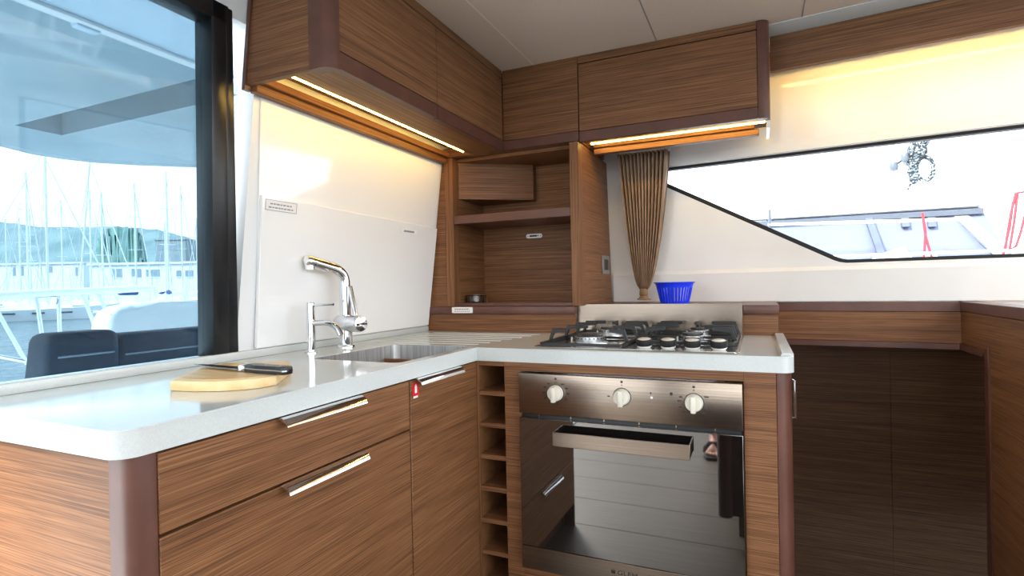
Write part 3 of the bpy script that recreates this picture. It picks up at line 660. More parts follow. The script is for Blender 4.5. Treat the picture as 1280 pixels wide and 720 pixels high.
# warning sticker on the nosing
q = aY(565, 384, .545); q2 = aY(591, 391, .545)
ns = thing('warning_sticker', 'tiny white printed sticker on the dark ledge nosing', 'sticker', (q.x, .544, q.z))
bm = NB(); L = rrect(q.x, q2.x, q2.z-.001, q.z, .004); hexa(bm, [(x, .5446, z) for x, z in L], [(x, .5438, z) for x, z in L]); obj('paper', bm, 'sticker', ns)
for zc, a, b, mm in ((q.z-.008, q.x+.014, q2.x-.016, 'print'), (q.z-.017, q.x+.012, q2.x-.014, 'gprint')):
    x = a
    while x < b:
        w_ = random.uniform(.005, .011); obj('word', box(NB(), x, min(x+w_, b), .5434, .5438, zc-.0015, zc+.0015), mm, ns); x += w_+.0025

# ------------------------------------------------------------------ hanging cabinets
YN = -.4375
XW = LX(1.66)
hc = thing('hanging_cabinet', 'long wood hanging cabinet over the sink with two flap doors', 'cabinet', (-.3, .05, ZB))
ZT = ZCE-.001
obj('carcass', hexa(NB(), [(LX(1.70)+.018, YN+.02, 1.70), (XU-.022, YN+.02, 1.70), (XU-.022, YU-.002, 1.70), (LX(1.70)+.018, YU-.002, 1.70)], [(LX(ZT)+.018, YN+.02, ZT), (XU-.022, YN+.02, ZT), (XU-.022, YU-.002, ZT), (LX(ZT)+.018, YU-.002, ZT)]), 'wy', hc)
obj('door', box(NB(), XU-.02, XU, YN+.036, .0497, 1.692, 1.942, .001), 'wy', hc)
obj('door', box(NB(), XU-.02, XU, .0523, YU-.003, 1.692, 1.942, .001), 'wy', hc)
obj('top_rail', box(NB(), XU-.02, XU-.001, YN+.036, YU-.002, 1.9455, ZT), 'wy', hc)
obj('bottom_rail', box(NB(), XU-.02, XU-.0005, YN+.036, .0497, ZB, 1.6905, .001), 'trim', hc)
obj('bottom_rail', box(NB(), XU-.02, XU-.0005, .0523, YU-.002, ZB, 1.6905, .001), 'trim', hc)
obj('bottom_board', box(NB(), -.300, XU-.0205, YN+.012, YU-.003, 1.655, 1.667), 'wy', hc)
pp = [(XU+.001, YN+.035)] + [(XU-.031+.032*math.cos(math.radians(a)), YN+.032+.032*math.sin(math.radians(a))) for a in range(0, -91, -15)] + [(XU-.066, YN), (XU-.066, YN+.035)]
obj('corner_post', hexa(NB(), [(x, y, ZB-.004) for x, y in pp], [(x, y, ZT) for x, y in pp]), 'trim', hc, 30)
xe = XU-.067
bm = NB(); hexa(bm, [(LX(1.645)+.016, YN+.001, 1.645), (xe, YN+.001, 1.645), (xe, YN+.018, 1.645), (LX(1.645)+.016, YN+.018, 1.645)], [(LX(ZT)+.016, YN+.001, ZT), (xe, YN+.001, ZT), (xe, YN+.018, ZT), (LX(ZT)+.016, YN+.018, ZT)])
obj('end_panel', bm, 'wx', hc)
bm = NB(); hexa(bm, [(LX(1.63)+.004, YN-.004, 1.632), (LX(1.63)+.0155, YN-.004, 1.632), (LX(1.63)+.0155, YN+.018, 1.632), (LX(1.63)+.004, YN+.018, 1.632)], [(LX(ZT)+.004, YN-.004, ZT), (LX(ZT)+.0155, YN-.004, ZT), (LX(ZT)+.0155, YN+.018, ZT), (LX(ZT)+.004, YN+.018, ZT)])
obj('end_trim', bm, 'trim', hc)
obj('wall_batten', box(NB(), LX(1.64)+.006, LX(1.64)+.032, YN+.019, YU-.003, 1.629, 1.652, .002), 'wy', hc)
obj('groove_step', box(NB(), LX(1.64)+.010, LX(1.64)+.046, YN+.019, YU-.003, 1.6525, 1.672, .002), 'wy', hc)
lt = thing('led_strip', 'warm glowing LED strip under the cabinet above the taps', 'light strip', (-.306, .03, 1.656))
obj('diffuser', box(NB(), -.3095, -.3035, YN+.022, YU-.05, 1.6535, 1.660, .001), 'ledm', lt)
obj('profile', box(NB(), -.3115, -.3003, YN+.012, YU-.05, 1.6602, 1.668), 'alu', lt)

cc = thing('corner_hanging_cabinet', 'plain fixed wood panel cabinet in the upper inner corner', 'cabinet', (0, .7, ZB))
obj('panel', box(NB(), XU+.0015, .1675, YU, YU+.02, 1.692, 1.942, .001), 'wx', cc)
obj('top_rail', box(NB(), XU+.0015, .1675, YU+.001, YU+.02, 1.9425, ZT), 'wx', cc)
obj('bottom_rail', box(NB(), XU+.0015, .1675, YU+.0005, YU+.02, ZB+.006, 1.6905, .001), 'trim', cc)
obj('under_batten', box(NB(), LX(1.66)+.012, XU-.0005, YU, YU+.02, ZB+.006, 1.690, .001), 'wx', cc)
obj('carcass', box(NB(), -.41, .1675, YU+.021, .93, ZB+.008, ZT), 'wx', cc)
hr_ = thing('flap_cabinet', 'wood hanging cabinet with one wide flap door above the hob', 'cabinet', (.5, .7, ZB))
obj('door', box(NB(), .1715, .7915, YU-.001, YU+.02, 1.688, 1.942, .001), 'wx', hr_)
obj('top_rail', box(NB(), .1695, .7915, YU+.001, YU+.02, 1.9465, ZT), 'wx', hr_)
obj('bottom_rail', box(NB(), .1705, .7915, YU-.0005, YU+.02, ZB, 1.6865, .001), 'trim', hr_)
obj('carcass', prism(NB(), [(.1695, YU+.021, 1.690), (.820, YU+.021, 1.690), (.820, .84, 1.690), (.1695, .90, 1.690)], (0, 0, ZT-1.690)), 'wx', hr_)
pp = [(.793, YU-.002)] + [(.800+.03*math.cos(math.radians(a)), YU+.028+.03*math.sin(math.radians(a))) for a in range(-90, 1, 15)] + [(.830, YU+.034), (.793, YU+.034)]
obj('corner_post', hexa(NB(), [(x, y, ZB-.001) for x, y in pp], [(x, y, ZT) for x, y in pp]), 'trim', hr_, 30)
obj('end_panel', box(NB(), .8205, .829, YU+.035, .85, ZB, ZT), 'wy', hr_)
obj('bottom_board', box(NB(), .1705, .818, YU+.0205, .640, 1.660, 1.672), 'wx', hr_)
obj('back_batten', box(NB(), .185, .795, .700, .728, 1.630, 1.652, .002), 'wx', hr_)
obj('groove_step', box(NB(), .185, .780, .688, .728, 1.6525, 1.674, .002), 'wx', hr_)
obj('end_bracket', box(NB(), .8185, .829, YU+.035, .745, 1.622, ZB-.0005, .001), 'ventw', hr_)
lt2 = thing('led_strip', 'warm glowing LED strip under the flap cabinet above the curtain', 'light strip', (.5, .65, 1.656))
obj('diffuser', box(NB(), .188, .815, .6435, .650, 1.6565, 1.662, .001), 'ledm', lt2)
obj('profile', box(NB(), .188, .815, .641, .6525, 1.6622, 1.670), 'alu', lt2)

# ------------------------------------------------------------------ wooden pelmet with hidden LED over the slanted window
pe = thing('window_pelmet', 'long wood pelmet with hidden light running over the slanted window', 'pelmet', (1.6, .7, 1.85))
def py_(x): return .700 - .09*(x-.84)
def pel(off0, off1, z0, z1, m, name, o0=None, o1=None):
    a, b = .836, 3.3; o0 = off0 if o0 is None else o0; o1 = off1 if o1 is None else o1
    bm = NB(); hexa(bm, [(a, py_(a)+off0, z0), (b, py_(b)+off0, z0), (b, py_(b)+off1, z0), (a, py_(a)+off1, z0)], [(a, py_(a)+o0, z1), (b, py_(b)+o0, z1), (b, py_(b)+o1, z1), (a, py_(a)+o1, z1)])
    return obj(name, bm, m, pe, origin=(a, py_(a), z0), rz=-.0898)
pel(0, .02, 1.936, ZCE-.003, 'wx', 'top_board')
pel(-.004, .016, 1.847, 1.935, 'wx', 'fascia', -.012, .016)
pel(.085, .10, 1.88, 1.95, 'trim', 'back_strip')
lt3 = thing('led_strip', 'warm glowing LED strip hidden behind the window pelmet, washing the wall', 'light strip', (1.6, .72, 1.86))
a, b = .86, 3.2
bm = NB(); hexa(bm, [(a, py_(a)+.018, 1.862), (b, py_(b)+.018, 1.862), (b, py_(b)+.024, 1.862), (a, py_(a)+.024, 1.862)], [(a, py_(a)+.018, 1.870), (b, py_(b)+.018, 1.870), (b, py_(b)+.024, 1.870), (a, py_(a)+.024, 1.870)])
obj('diffuser', bm, 'ledc', lt3)

# ------------------------------------------------------------------ low panelling at right with dark recess
rp = thing('low_bulkhead', 'low wood panelling with dark cap rail below the slanted window, open recess beneath', 'panelling', (1.1, .97, 0))
def yb(x): return BY(x, 1.0)-.020
a, b = .845, XR
bm = NB(); prism(bm, [(a, yb(a), .980), (b, yb(b), .980), (b, yb(b)+.05, .980), (a, yb(a)+.05, .980)], (0, 0, .036), .002); obj('cap_rail', bm, 'trim', rp)
bm = NB(); prism(bm, [(a, yb(a)+.003, .869), (b, yb(b)+.003, .869), (b, yb(b)+.02, .869), (a, yb(a)+.02, .869)], (0, 0, .1105)); obj('panel', bm, 'wx', rp, origin=(a, yb(a), .87), rz=-.0898)
bm = NB(); prism(bm, [(a, yb(a)-.002, .845), (b-.004, yb(b)-.002, .845), (b-.004, yb(b)+.05, .845), (a, yb(a)+.05, .845)], (0, 0, .0235), .002); obj('edge_trim', bm, 'trim', rp)
y1 = 1.5; SX_ = aY(1115, 600, 1.5).x
rc = thing('recess_lining', 'dark wood lining inside the open recess right of the oven', 'panelling', (1.3, y1, 0))
obj('light_stop_board', box(NB(), .60, 3.02, y1+.013, y1+.04, -.9, .90), 'dark', rc)  # added behind the panels to stop light leaking through their seam
obj('back_panel', box(NB(), .713, SX_, y1, y1+.012, -.9, .844), 'wx', rc)
obj('back_panel', box(NB(), SX_+.0012, 2.879, y1, y1+.012, -.9, .844), 'wx', rc)
obj('top_board', prism(NB(), [(.70, yb(.70)+.051, .846), (XR-.004, yb(XR)+.051, .846), (XR+.0405, yb(XR)+.051, .846), (XR+.0405, -.26, .846), (2.9, -.26, .846), (2.9, y1, .846), (.70, y1, .846)], (0, 0, .03)), 'wx', rc)
obj('end_panel', box(NB(), 2.88, 2.9, -.26, y1-.0005, -.9, .8455), 'wy', rc)
obj('side_panel', box(NB(), .70, .712, .62, y1-.0005, -.9, .8455), 'wy', rc)
obj('stair_floor', box(NB(), .713, 2.879, .70, y1-.001, -.93, -.90), 'floor', rc)
obj('near_panel', box(NB(), XR+.041, 2.879, -.26, -.24, 0, .8455), 'wx', rc)
# right side panel with the framed opening
rs = thing('side_bulkhead', 'wood-veneer side panel with cap rail and framed opening at the right edge', 'panelling', (XR, .3, 0))
yc = yb(XR)
bm = NB(); prism(bm, [(XR-.002, yc+.045, .982), (XR-.002, -.25, .982), (XR+.05, -.25, .982), (XR+.05, yc+.045, .982)], (0, 0, .036), .002); obj('cap_rail', bm, 'trim', rs)
obj('panel', box(NB(), XR, XR+.04, -.25, .688, 0, .981), 'wy', rs)
obj('header', box(NB(), XR, XR+.04, .6885, yc+.045, .870, .981), 'wy', rs)
bm = NB(); prism(bm, [(XR-.004, .712, .868), (XR-.004, yc+.045, .868), (XR-.004, yc+.045, .846), (XR-.004, .738, .846)], (.05, 0, 0), .001); obj('head_trim', bm, 'trim', rs)
bm = NB(); prism(bm, [(XR-.006, .678, 0), (XR-.006, .678, .884), (XR-.006, .712, .868), (XR-.006, .715, 0)], (.052, 0, 0), .003); obj('jamb_trim', bm, 'trim', rs)

# ------------------------------------------------------------------ curtain
cu = thing('curtain', 'bronze pleated curtain gathered to a tied point beside the slanted window', 'curtain', (.32, .9, 1.05))
bm = NB(); rows = []; NC = 150
T0 = aY(774, 190, .885); T1 = aY(836, 186, .875); K = aY(805, 362, .95)
zT = 1.655; zK = K.z
for j in range(29):
    t = j/28; z = zT+(zK-zT)*t
    s = t**1.6 if t < .9 else t**1.6
    half0 = (T1.x-T0.x)/2; cx0 = (T0.x+T1.x)/2
    half = half0*(1-t)**.55 + .012*t
    half = max(half, .014); cx = cx0 + (K.x-cx0)*t**1.5
    cy = .880 + (.945-.880)*t
    row = []
    for i in range(NC+1):
        u = i/NC*2-1; ph = u*math.pi*13 + .5*math.sin(u*5)
        row.append(bm.verts.new((cx+u*half+.004*math.cos(ph*2)*(1-t), cy+.024*math.sin(ph)*(1-.55*t)+.02*u*u*t*.3, z)))
    rows.append(row)
for A_, B_ in zip(rows, rows[1:]):
    for i in range(NC): bm.faces.new((A_[i], A_[i+1], B_[i+1], B_[i]))
cl = obj('cloth', bm, 'curtain', cu, 80)
md = cl.modifiers.new('thick', 'SOLIDIFY'); md.thickness = .0015
kx, ky = K.x, .945
obj('tie_band', lathe(NB(), (kx, ky, zK-.026), [(.016, 0), (.019, .004), (.018, .020), (.015, .030), (.010, .031)], 16), 'tie', cu)
obj('tail', lathe(NB(), (kx, ky, zK-.044), [(.030, 0), (.031, .003), (.022, .008), (.015, .018)], 11), 'tie', cu)
obj('hem_rail', box(NB(), T0.x-.005, T1.x+.004, .868, .892, 1.652, 1.668), 'alu', cu)

# ------------------------------------------------------------------ blue basket
bk0 = aY(817.5, 353, .80); bk1 = aY(869, 353, .80)
bcx, bcy, br_ = (bk0.x+bk1.x)/2, .80, (bk1.x-bk0.x)/2
ba = thing('plastic_basket', 'small bright blue slotted plastic basket behind the steel splash plate', 'basket', (bcx, bcy, ZL))
ztop = bk0.z
obj('rim', lathe(NB(), (bcx, bcy, ztop-.006), [(br_*.90, -.008), (br_*.93, 0), (br_, .003), (br_, .006), (br_*.95, .006), (br_*.87, -.001), (br_*.86, -.008)], 40, loop=True), 'blue', ba)
obj('band', lathe(NB(), (bcx, bcy, ztop-.022), [(br_*.875, 0), (br_*.90, .010), (br_*.875, .010), (br_*.85, 0)], 40, loop=True), 'blue', ba)
for k in range(32):
    a = 2*math.pi*k/32; d = Vector((math.cos(a), math.sin(a), 0)); s = Vector((-d.y, d.x, 0)); r0, r1 = br_*.70, br_*.875; zz0, zz1 = ZL+.004, ztop-.021
    w0, w1 = br_*.036, br_*.046; c0 = Vector((bcx, bcy, zz0))+d*r0; c1 = Vector((bcx, bcy, zz1))+d*r1
    obj('slat', hexa(NB(), [c0-s*w0, c0+s*w0, c0+s*w0-d*.0025, c0-s*w0-d*.0025], [c1-s*w1, c1+s*w1, c1+s*w1-d*.0025, c1-s*w1-d*.0025]), 'blue', ba)
obj('base', lathe(NB(), (bcx, bcy, ZL+.0005), [(br_*.70, 0), (br_*.72, .006), (br_*.66, .006), (br_*.66, .003), (0, .003)], 40), 'blue', ba)

# ------------------------------------------------------------------ cutting board and knife
zbd = .9168+.020
top = [aZ(212, 475.5, zbd), aZ(238, 465, zbd), aZ(262, 456.5, zbd), aZ(276, 453.5, zbd), aZ(355, 451.5, zbd), aZ(363, 452.5, zbd), aZ(363.5, 456, zbd), aZ(345.5, 469, zbd)]
a0, a1 = top[-1], top[0]; mid = (a0+a1)/2; nrm = Vector((mid.x+.30, mid.y+.42, 0)); 
fr_ = [aZ(325, 472.5, zbd), aZ(300, 474.8, zbd), aZ(270, 476.4, zbd), aZ(240, 476.6, zbd)]
pts = top+fr_
cb = thing('cutting_board', 'thick curved-front bamboo cutting board lying on the pale worktop', 'cutting board', (sum(p.x for p in pts)/len(pts), sum(p.y for p in pts)/len(pts), .9168))
prism(bm := NB(), [(p.x, p.y, .9169) for p in pts], (0, 0, .0196), .002, 2); obj('slab', bm, 'bamboo2', cb)
cen = Vector((sum(p.x for p in pts)/len(pts), sum(p.y for p in pts)/len(pts), 0))
bm = NB(); inn = [cen+(Vector((p.x, p.y, 0))-cen)*.86 for p in pts]; hexa(bm, [(p.x, p.y, zbd-.0008) for p in inn], [(p.x, p.y, zbd+.0004) for p in inn]); obj('cutting_face', bm, 'bamboo', cb)
kz = zbd+.0006
kt, kb_, ke = aZ(241, 458.8, kz), aZ(304, 459.5, kz+.008), aZ(361, 463.5, kz+.008)
kn = thing('kitchen_knife', 'kitchen knife with black riveted handle lying across the bamboo board', 'knife', (kb_.x, kb_.y, kz))
d = (ke-kt); d.z = 0; d.normalize(); s = Vector((-d.y, d.x, 0))
Lb = (Vector((kb_.x, kb_.y, 0))-Vector((kt.x, kt.y, 0))).length; Lh = (Vector((ke.x, ke.y, 0))-Vector((kb_.x, kb_.y, 0))).length
k0 = Vector((kt.x, kt.y, kz)); 
bl_ = [(0, .004), (Lb*.25, -.007), (Lb*.6, -.013), (Lb, -.015), (Lb, .012), (Lb*.5, .0105), (Lb*.2, .008)]
obj('blade', hexa(NB(), [k0+d*a+s*b+Vector((0, 0, .005)) for a, b in bl_], [k0+d*a+s*b+Vector((0, 0, .0068)) for a, b in bl_]), 'blade', kn)
h0 = k0+d*Lb
obj('bolster', prism(NB(), [h0+d*a+s*b+Vector((0, 0, .0008)) for a, b in ((-.004, -.013), (.012, -.010), (.012, .012), (-.004, .0125))], (0, 0, .014), .001), 'blade', kn)
hp = [(.012, -.0095), (.05, -.0125), (Lh*.8, -.0105), (Lh-.004, -.013), (Lh, -.008), (Lh, .010), (Lh-.005, .013), (.03, .0125), (.012, .012)]
hd = obj('handle', prism(NB(), [h0+d*a+s*b+Vector((0, 0, .0003)) for a, b in hp], (0, 0, .016), .003, 2), 'handle', kn)
obj('tang', prism(NB(), [h0+d*a+s*b*1.02+Vector((0, 0, .0068)) for a, b in hp], (0, 0, .0025)), 'blade', hd)
for a in (.03, Lh*.5, Lh*.82): obj('rivet', lathe(NB(), h0+d*a+Vector((0, 0, .0162)), [(.003, 0), (.003, .0006), (0, .0007)], 10), 'blade', hd)

# ------------------------------------------------------------------ low dark furniture beside the lens (mirrored in the oven door)
nb = thing('dark_low_cabinet', 'dark wood low cabinet with plinth, mirrored at the right of the oven glass', 'cabinet', (1.1, -1.5, 0))
obj('body', box(NB(), .635, 1.35, -1.85, -1.08, .10, .66, .01, 2), 'darkwood', nb)
obj('corner_post', lathe(NB(), (.640, -1.085, .10), [(.03, 0), (.03, .56)], 16), 'darkwood', nb)
obj('plinth', box(NB(), .69, 1.30, -1.80, -1.13, 0, .0995), 'trim', nb)

# ------------------------------------------------------------------ cockpit outside the left window
HT = 2.06
cf = setting(obj('cockpit_floor', box(NB(), -4.4, -.60, -4.2, 3.2, -.10, -.02), 'gelmat'))
# hardtop over the cockpit
edge = [(x, y) for x, y in ((-60, 150), (0, 180), (40, 190), (80, 196.5), (120, 201), (170, 204), (220, 206), (262, 207.5), (330, 209))]
E_ = [aZ(x, y, HT) for x, y in edge]
ht = thing('cockpit_hardtop', 'white moulded cockpit roof overhanging outside the left window', 'roof', (-2, 0, HT))
far = [(p.x, p.y) for p in E_]
outline = [(-.62, -1.75), (far[0][0], -1.75)] + far + [(far[-1][0]+.3, far[-1][1]+1.0), (-.62, far[-1][1]+1.0)]
r1, r2, r3, r4 = aZ(30, 157, HT), aZ(238, 97, HT), aZ(80, 170, HT), aZ(258, 126, HT)
RX0, RX1 = r1.x, r2.x+.0; RY0, RY1 = r2.y, (r4.y)
RX0, RX1 = -3.0, -1.51; RY0, RY1 = .205, .435
hole = [(RX0, RY0), (RX1, RY0), (RX1, RY1), (RX0, RY1)]
outline.reverse()
import itertools
def area(P): return sum(a[0]*b[1]-b[0]*a[1] for a, b in zip(P, P[1:]+P[:1]))/2
obj('shell', plate(NB(), outline, [hole], HT, HT+.22), 'roofgel', ht)
obj('recess_roof', box(NB(), RX0-.02, RX1+.02, RY0-.02, RY1+.02, HT+.221, HT+.25), 'roofgel', ht)
bm = NB()
for A_, B_ in zip(E_, E_[1:]):
    pass
tube(bm, [p+Vector((0, 0, .02)) for p in E_], .035, 10); obj('rolled_edge', bm, 'roofgel', ht)
b0, b1 = aZ(112, 29, HT-.14), aZ(258, 88, HT-.14)
xb = (b0.x+b1.x)/2
bm = NB(); prism(bm, [(xb, -3.0, HT-.14), (LX(2)-.075, -3.0, HT-.14), (LX(2)-.075, 3, HT-.14), (xb, 3, HT-.14)], (0, 0, .14), .02, 3); obj('track_beam', bm, 'beamgel', ht)
obj('beam_edge', box(NB(), xb-.012, xb+.03, -3, 3, HT-.152, HT-.139, .004, 2), 'hull', ht)
bm = NB(); box(bm, xb-.03, xb+.01, b0.y-.035, b0.y+.035, HT-.16, HT+.0, .01, 2); obj('bracket', bm, 'beamgel', ht)
# seat backs
for x0p, x1p, Yoff, lab in ((46, 152, 0, 'left navy cockpit seat back seen through the window'), (140, 330, .0, 'right navy cockpit seat back beside the black window frame')):
    Xs = -1.75 if x0p > 100 else -1.62
    tl = aX(x0p+16 if x0p < 100 else x0p+8, 418, Xs); tr = aX(x1p, 419.5, Xs); bl0 = aX(x0p-6, 476, Xs)
    sb_ = thing('seat_back', lab, 'seat', (Xs, (tl.y+tr.y)/2, .45), 'cockpit seat backs')
    zt2 = tl.z
    pts = [(Xs, bl0.y, .46), (Xs, tr.y, .46), (Xs, tr.y, zt2), (Xs, tl.y, zt2)]
    bm = NB(); prism(bm, pts, (-.16, 0, 0), .035, 4); cu_ = obj('cushion', bm, 'cushion', sb_)
    for zz in (zt2-.09, zt2-.24):
        f = (zt2-zz)/(zt2-.46)
        obj('seam_piping', tube(NB(), [(Xs+.001, tl.y+(bl0.y-tl.y)*f+.035, zz), (Xs+.001, tr.y-.03, zz)], .004, 6), 'piping', cu_)
    obj('base', box(NB(), Xs-.15, Xs+.25, bl0.y, tr.y, -.02, .455, .02, 2), 'gelmat', sb_)
# rounded white locker moulding behind the seats
lk = thing('aft_locker', 'rounded white moulded locker behind the navy seat backs', 'locker', (-3.2, 1, -.02))
Xl = -3.0
p = [aX(134, 424, Xl), aX(137, 400, Xl), aX(146, 386, Xl), aX(165, 380.5, Xl), aX(200, 377.5, Xl), aX(262, 376, Xl), aX(360, 375, Xl)]
P = [(Xl, q_.y, q_.z) for q_ in p] + [(Xl, p[-1].y, -.02), (Xl, p[0].y, -.02)]
obj('moulding', prism(NB(), P, (-.22, 0, 0), .05, 3), 'gelmat', lk)
# stern guard rail
Xg = -4.1
gr = thing('guard_rail', 'stainless stern guard rail with slanting stanchions outside the left window', 'rail', (Xg, 0, -.02))
obj('top_rail', tube(NB(), [aX(-60, 374, Xg), aX(0, 369.5, Xg), aX(60, 366, Xg), aX(120, 363.5, Xg), aX(185, 360.5, Xg), aX(192, 361.5, Xg)], .028, 10), 'hull', gr)
for a, b in (((45, 367), (54, 430)), ((73, 366), (75, 425)), ((102, 364), (121, 415)), ((122, 363.5), (139, 405)), ((-12, 374), (34, 455))):
    obj('stanchion', tube(NB(), [aX(*a, Xg), aX(*b, Xg)], .014, 8), 'alu', gr)
obj('hoop', tube(NB(), arc(aX(71, 380, Xg), aX(73, 363, Xg), aX(88, 364, Xg), 6), .012, 8), 'chrome', gr)
obj('hoop', tube(NB(), arc(aX(112, 393, Xg), aX(120, 384, Xg), aX(137, 398, Xg), 6), .012, 8), 'chrome', gr)
obj('lower_rail', tube(NB(), [aX(-30, 440, Xg), aX(34, 452, Xg), aX(60, 447, Xg)], .014, 8), 'chrome', gr)
tr_ = tag(obj('transom_deck', prism(NB(), [(-4.8, -4, -.3), (-3.85, -4, -.3), (-3.85, 3, -.3), (-4.8, 3, -.3)], (0, 0, .38), .08, 3), 'gelmat', origin=(-4.3, -.5, -.3)), 'white transom deck moulding beneath the stern guard rail', 'deck')

# ------------------------------------------------------------------ harbour beyond
WZ = -1.25
wa = obj('water', prism(NB(), [(-1500, -700, WZ), (300, -700, WZ), (300, 1500, WZ), (-1500, 1500, WZ)], (0, 0, -.5)), 'water', origin=(-100, 0, WZ)); wa['kind'] = 'stuff'; wa['label'] = 'calm blue harbour water with pale reflections'; 
def place(px, D): v = depth(px, D); return Vector((v.x, v.y, WZ))
def zat(py, px, D): # height seen at pixel row py, D metres out
    r = RIGHT*((px-640)/F_PX) + UP*(-(py-360)/F_PX) + FWD; return (CAM + r*D).z
def hill(name, label, prof, D, deep, m):
    o = thing(name, label, 'hill', place(prof[len(prof)//2][0], D)); bm = NB(); F0, F1 = [], []
    n = 60
    for i in range(n+1):
        t = i/n*(len(prof)-1); k = min(int(t), len(prof)-2); u = t-k; px = prof[k][0]*(1-u)+prof[k+1][0]*u; py = prof[k][1]*(1-u)+prof[k+1][1]*u
        z = zat(py, px, D)+random.uniform(-.6, .6); q = place(px, D); dv = (q-CAM); dv.z = 0; dv.normalize()
        rows_ = []
        for j, (f, h) in enumerate(((-.45, 0), (-.35, .25), (-.2, .6), (-.08, .88), (0, 1), (.25, .8), (1, 0))):
            pnt = q + dv*deep*f; rows_.append(bm.verts.new((pnt.x+random.uniform(-1, 1), pnt.y+random.uniform(-1, 1), WZ+(z-WZ)*h)))
        F0.append(rows_)
    for A_, B_ in zip(F0, F0[1:]):
        for k in range(len(A_)-1): bm.faces.new((A_[k], B_[k], B_[k+1], A_[k+1]))
    obj('slope', bm, m, o, 60); return o
hill('hill', 'long scrub-covered hill behind the marina at the left', [(-300, 268), (-120, 270), (0, 277), (50, 283), (100, 284), (150, 283), (200, 287), (240, 298), (300, 312), (420, 330)], 520, 300, 'hill')
hill('hill', 'nearer dark green wooded knoll between the two harbour buildings', [(118, 330), (124, 300), (135, 286), (150, 283), (172, 286), (180, 300), (184, 330)], 330, 60, 'hill2')
def building(label, px0, px1, pt, pb, D, wins, m='render', flat=True, deep=14):
    c = place((px0+px1)/2, D); b = thing('building', label, 'building', c)
    A_, B_ = place(px0, D), place(px1, D); u = (B_-A_); L_ = u.length; u.normalize(); n = Vector((-u.y, u.x, 0))
    if n.dot(FWD) < 0: n = -n
    zt_ = zat(pt, (px0+px1)/2, D); z0_ = WZ
    def blk(s0, s1, za, zb_, o0, o1, mm, name, par):
        P = [A_+u*s0+n*o0, A_+u*s1+n*o0, A_+u*s1+n*o1, A_+u*s0+n*o1]; bm = NB(); hexa(bm, [(p.x, p.y, za) for p in P], [(p.x, p.y, zb_) for p in P]); return obj(name, bm, mm, par)
    wl_ = blk(0, L_, z0_, zt_, 0, deep, m, 'wall', b); blk(-.3, L_+.3, zt_, zt_+.5, -.4, deep+.4, m, 'roof', b)
    for w0, w1, y0, y1 in wins:
        f = lambda x: (x-px0)/(px1-px0)*L_
        za, zb_ = zat(y1, w0, D), zat(y0, w0, D)
        wf_ = blk(f(w0), f(w1), za, zb_, -.06, .02, 'window', 'window', b)
        blk(f(w0)-.12, f(w1)+.12, za-.2, za, -.12, .02, m, 'sill', wf_)
    return b
building('long low white harbour building behind the masts at the left', -60, 105, 331, 362, 160, [(17, 20, 334, 345), (26, 30, 332, 345), (58, 66, 333, 341), (95, 98, 334, 345), (-20, -12, 334, 344)])
building('white harbour building with a row of windows near the window frame', 112, 252, 330.5, 350, 130, [(140, 144, 336, 347), (146, 153, 336, 347), (165, 169, 336, 346), (172, 177, 336, 347), (183, 186, 337, 346), (189, 200, 337, 346), (221, 227, 338, 346), (232, 242, 338, 346)])
building('grey square tower block on the slope behind the white building', 195, 233, 300, 335, 240, [(198, 204, 306, 312), (208, 214, 306, 312), (219, 226, 306, 312), (198, 204, 318, 326), (208, 214, 318, 326), (219, 226, 318, 326)], 'grey')
def wing(px0, px1): pass
bt = None
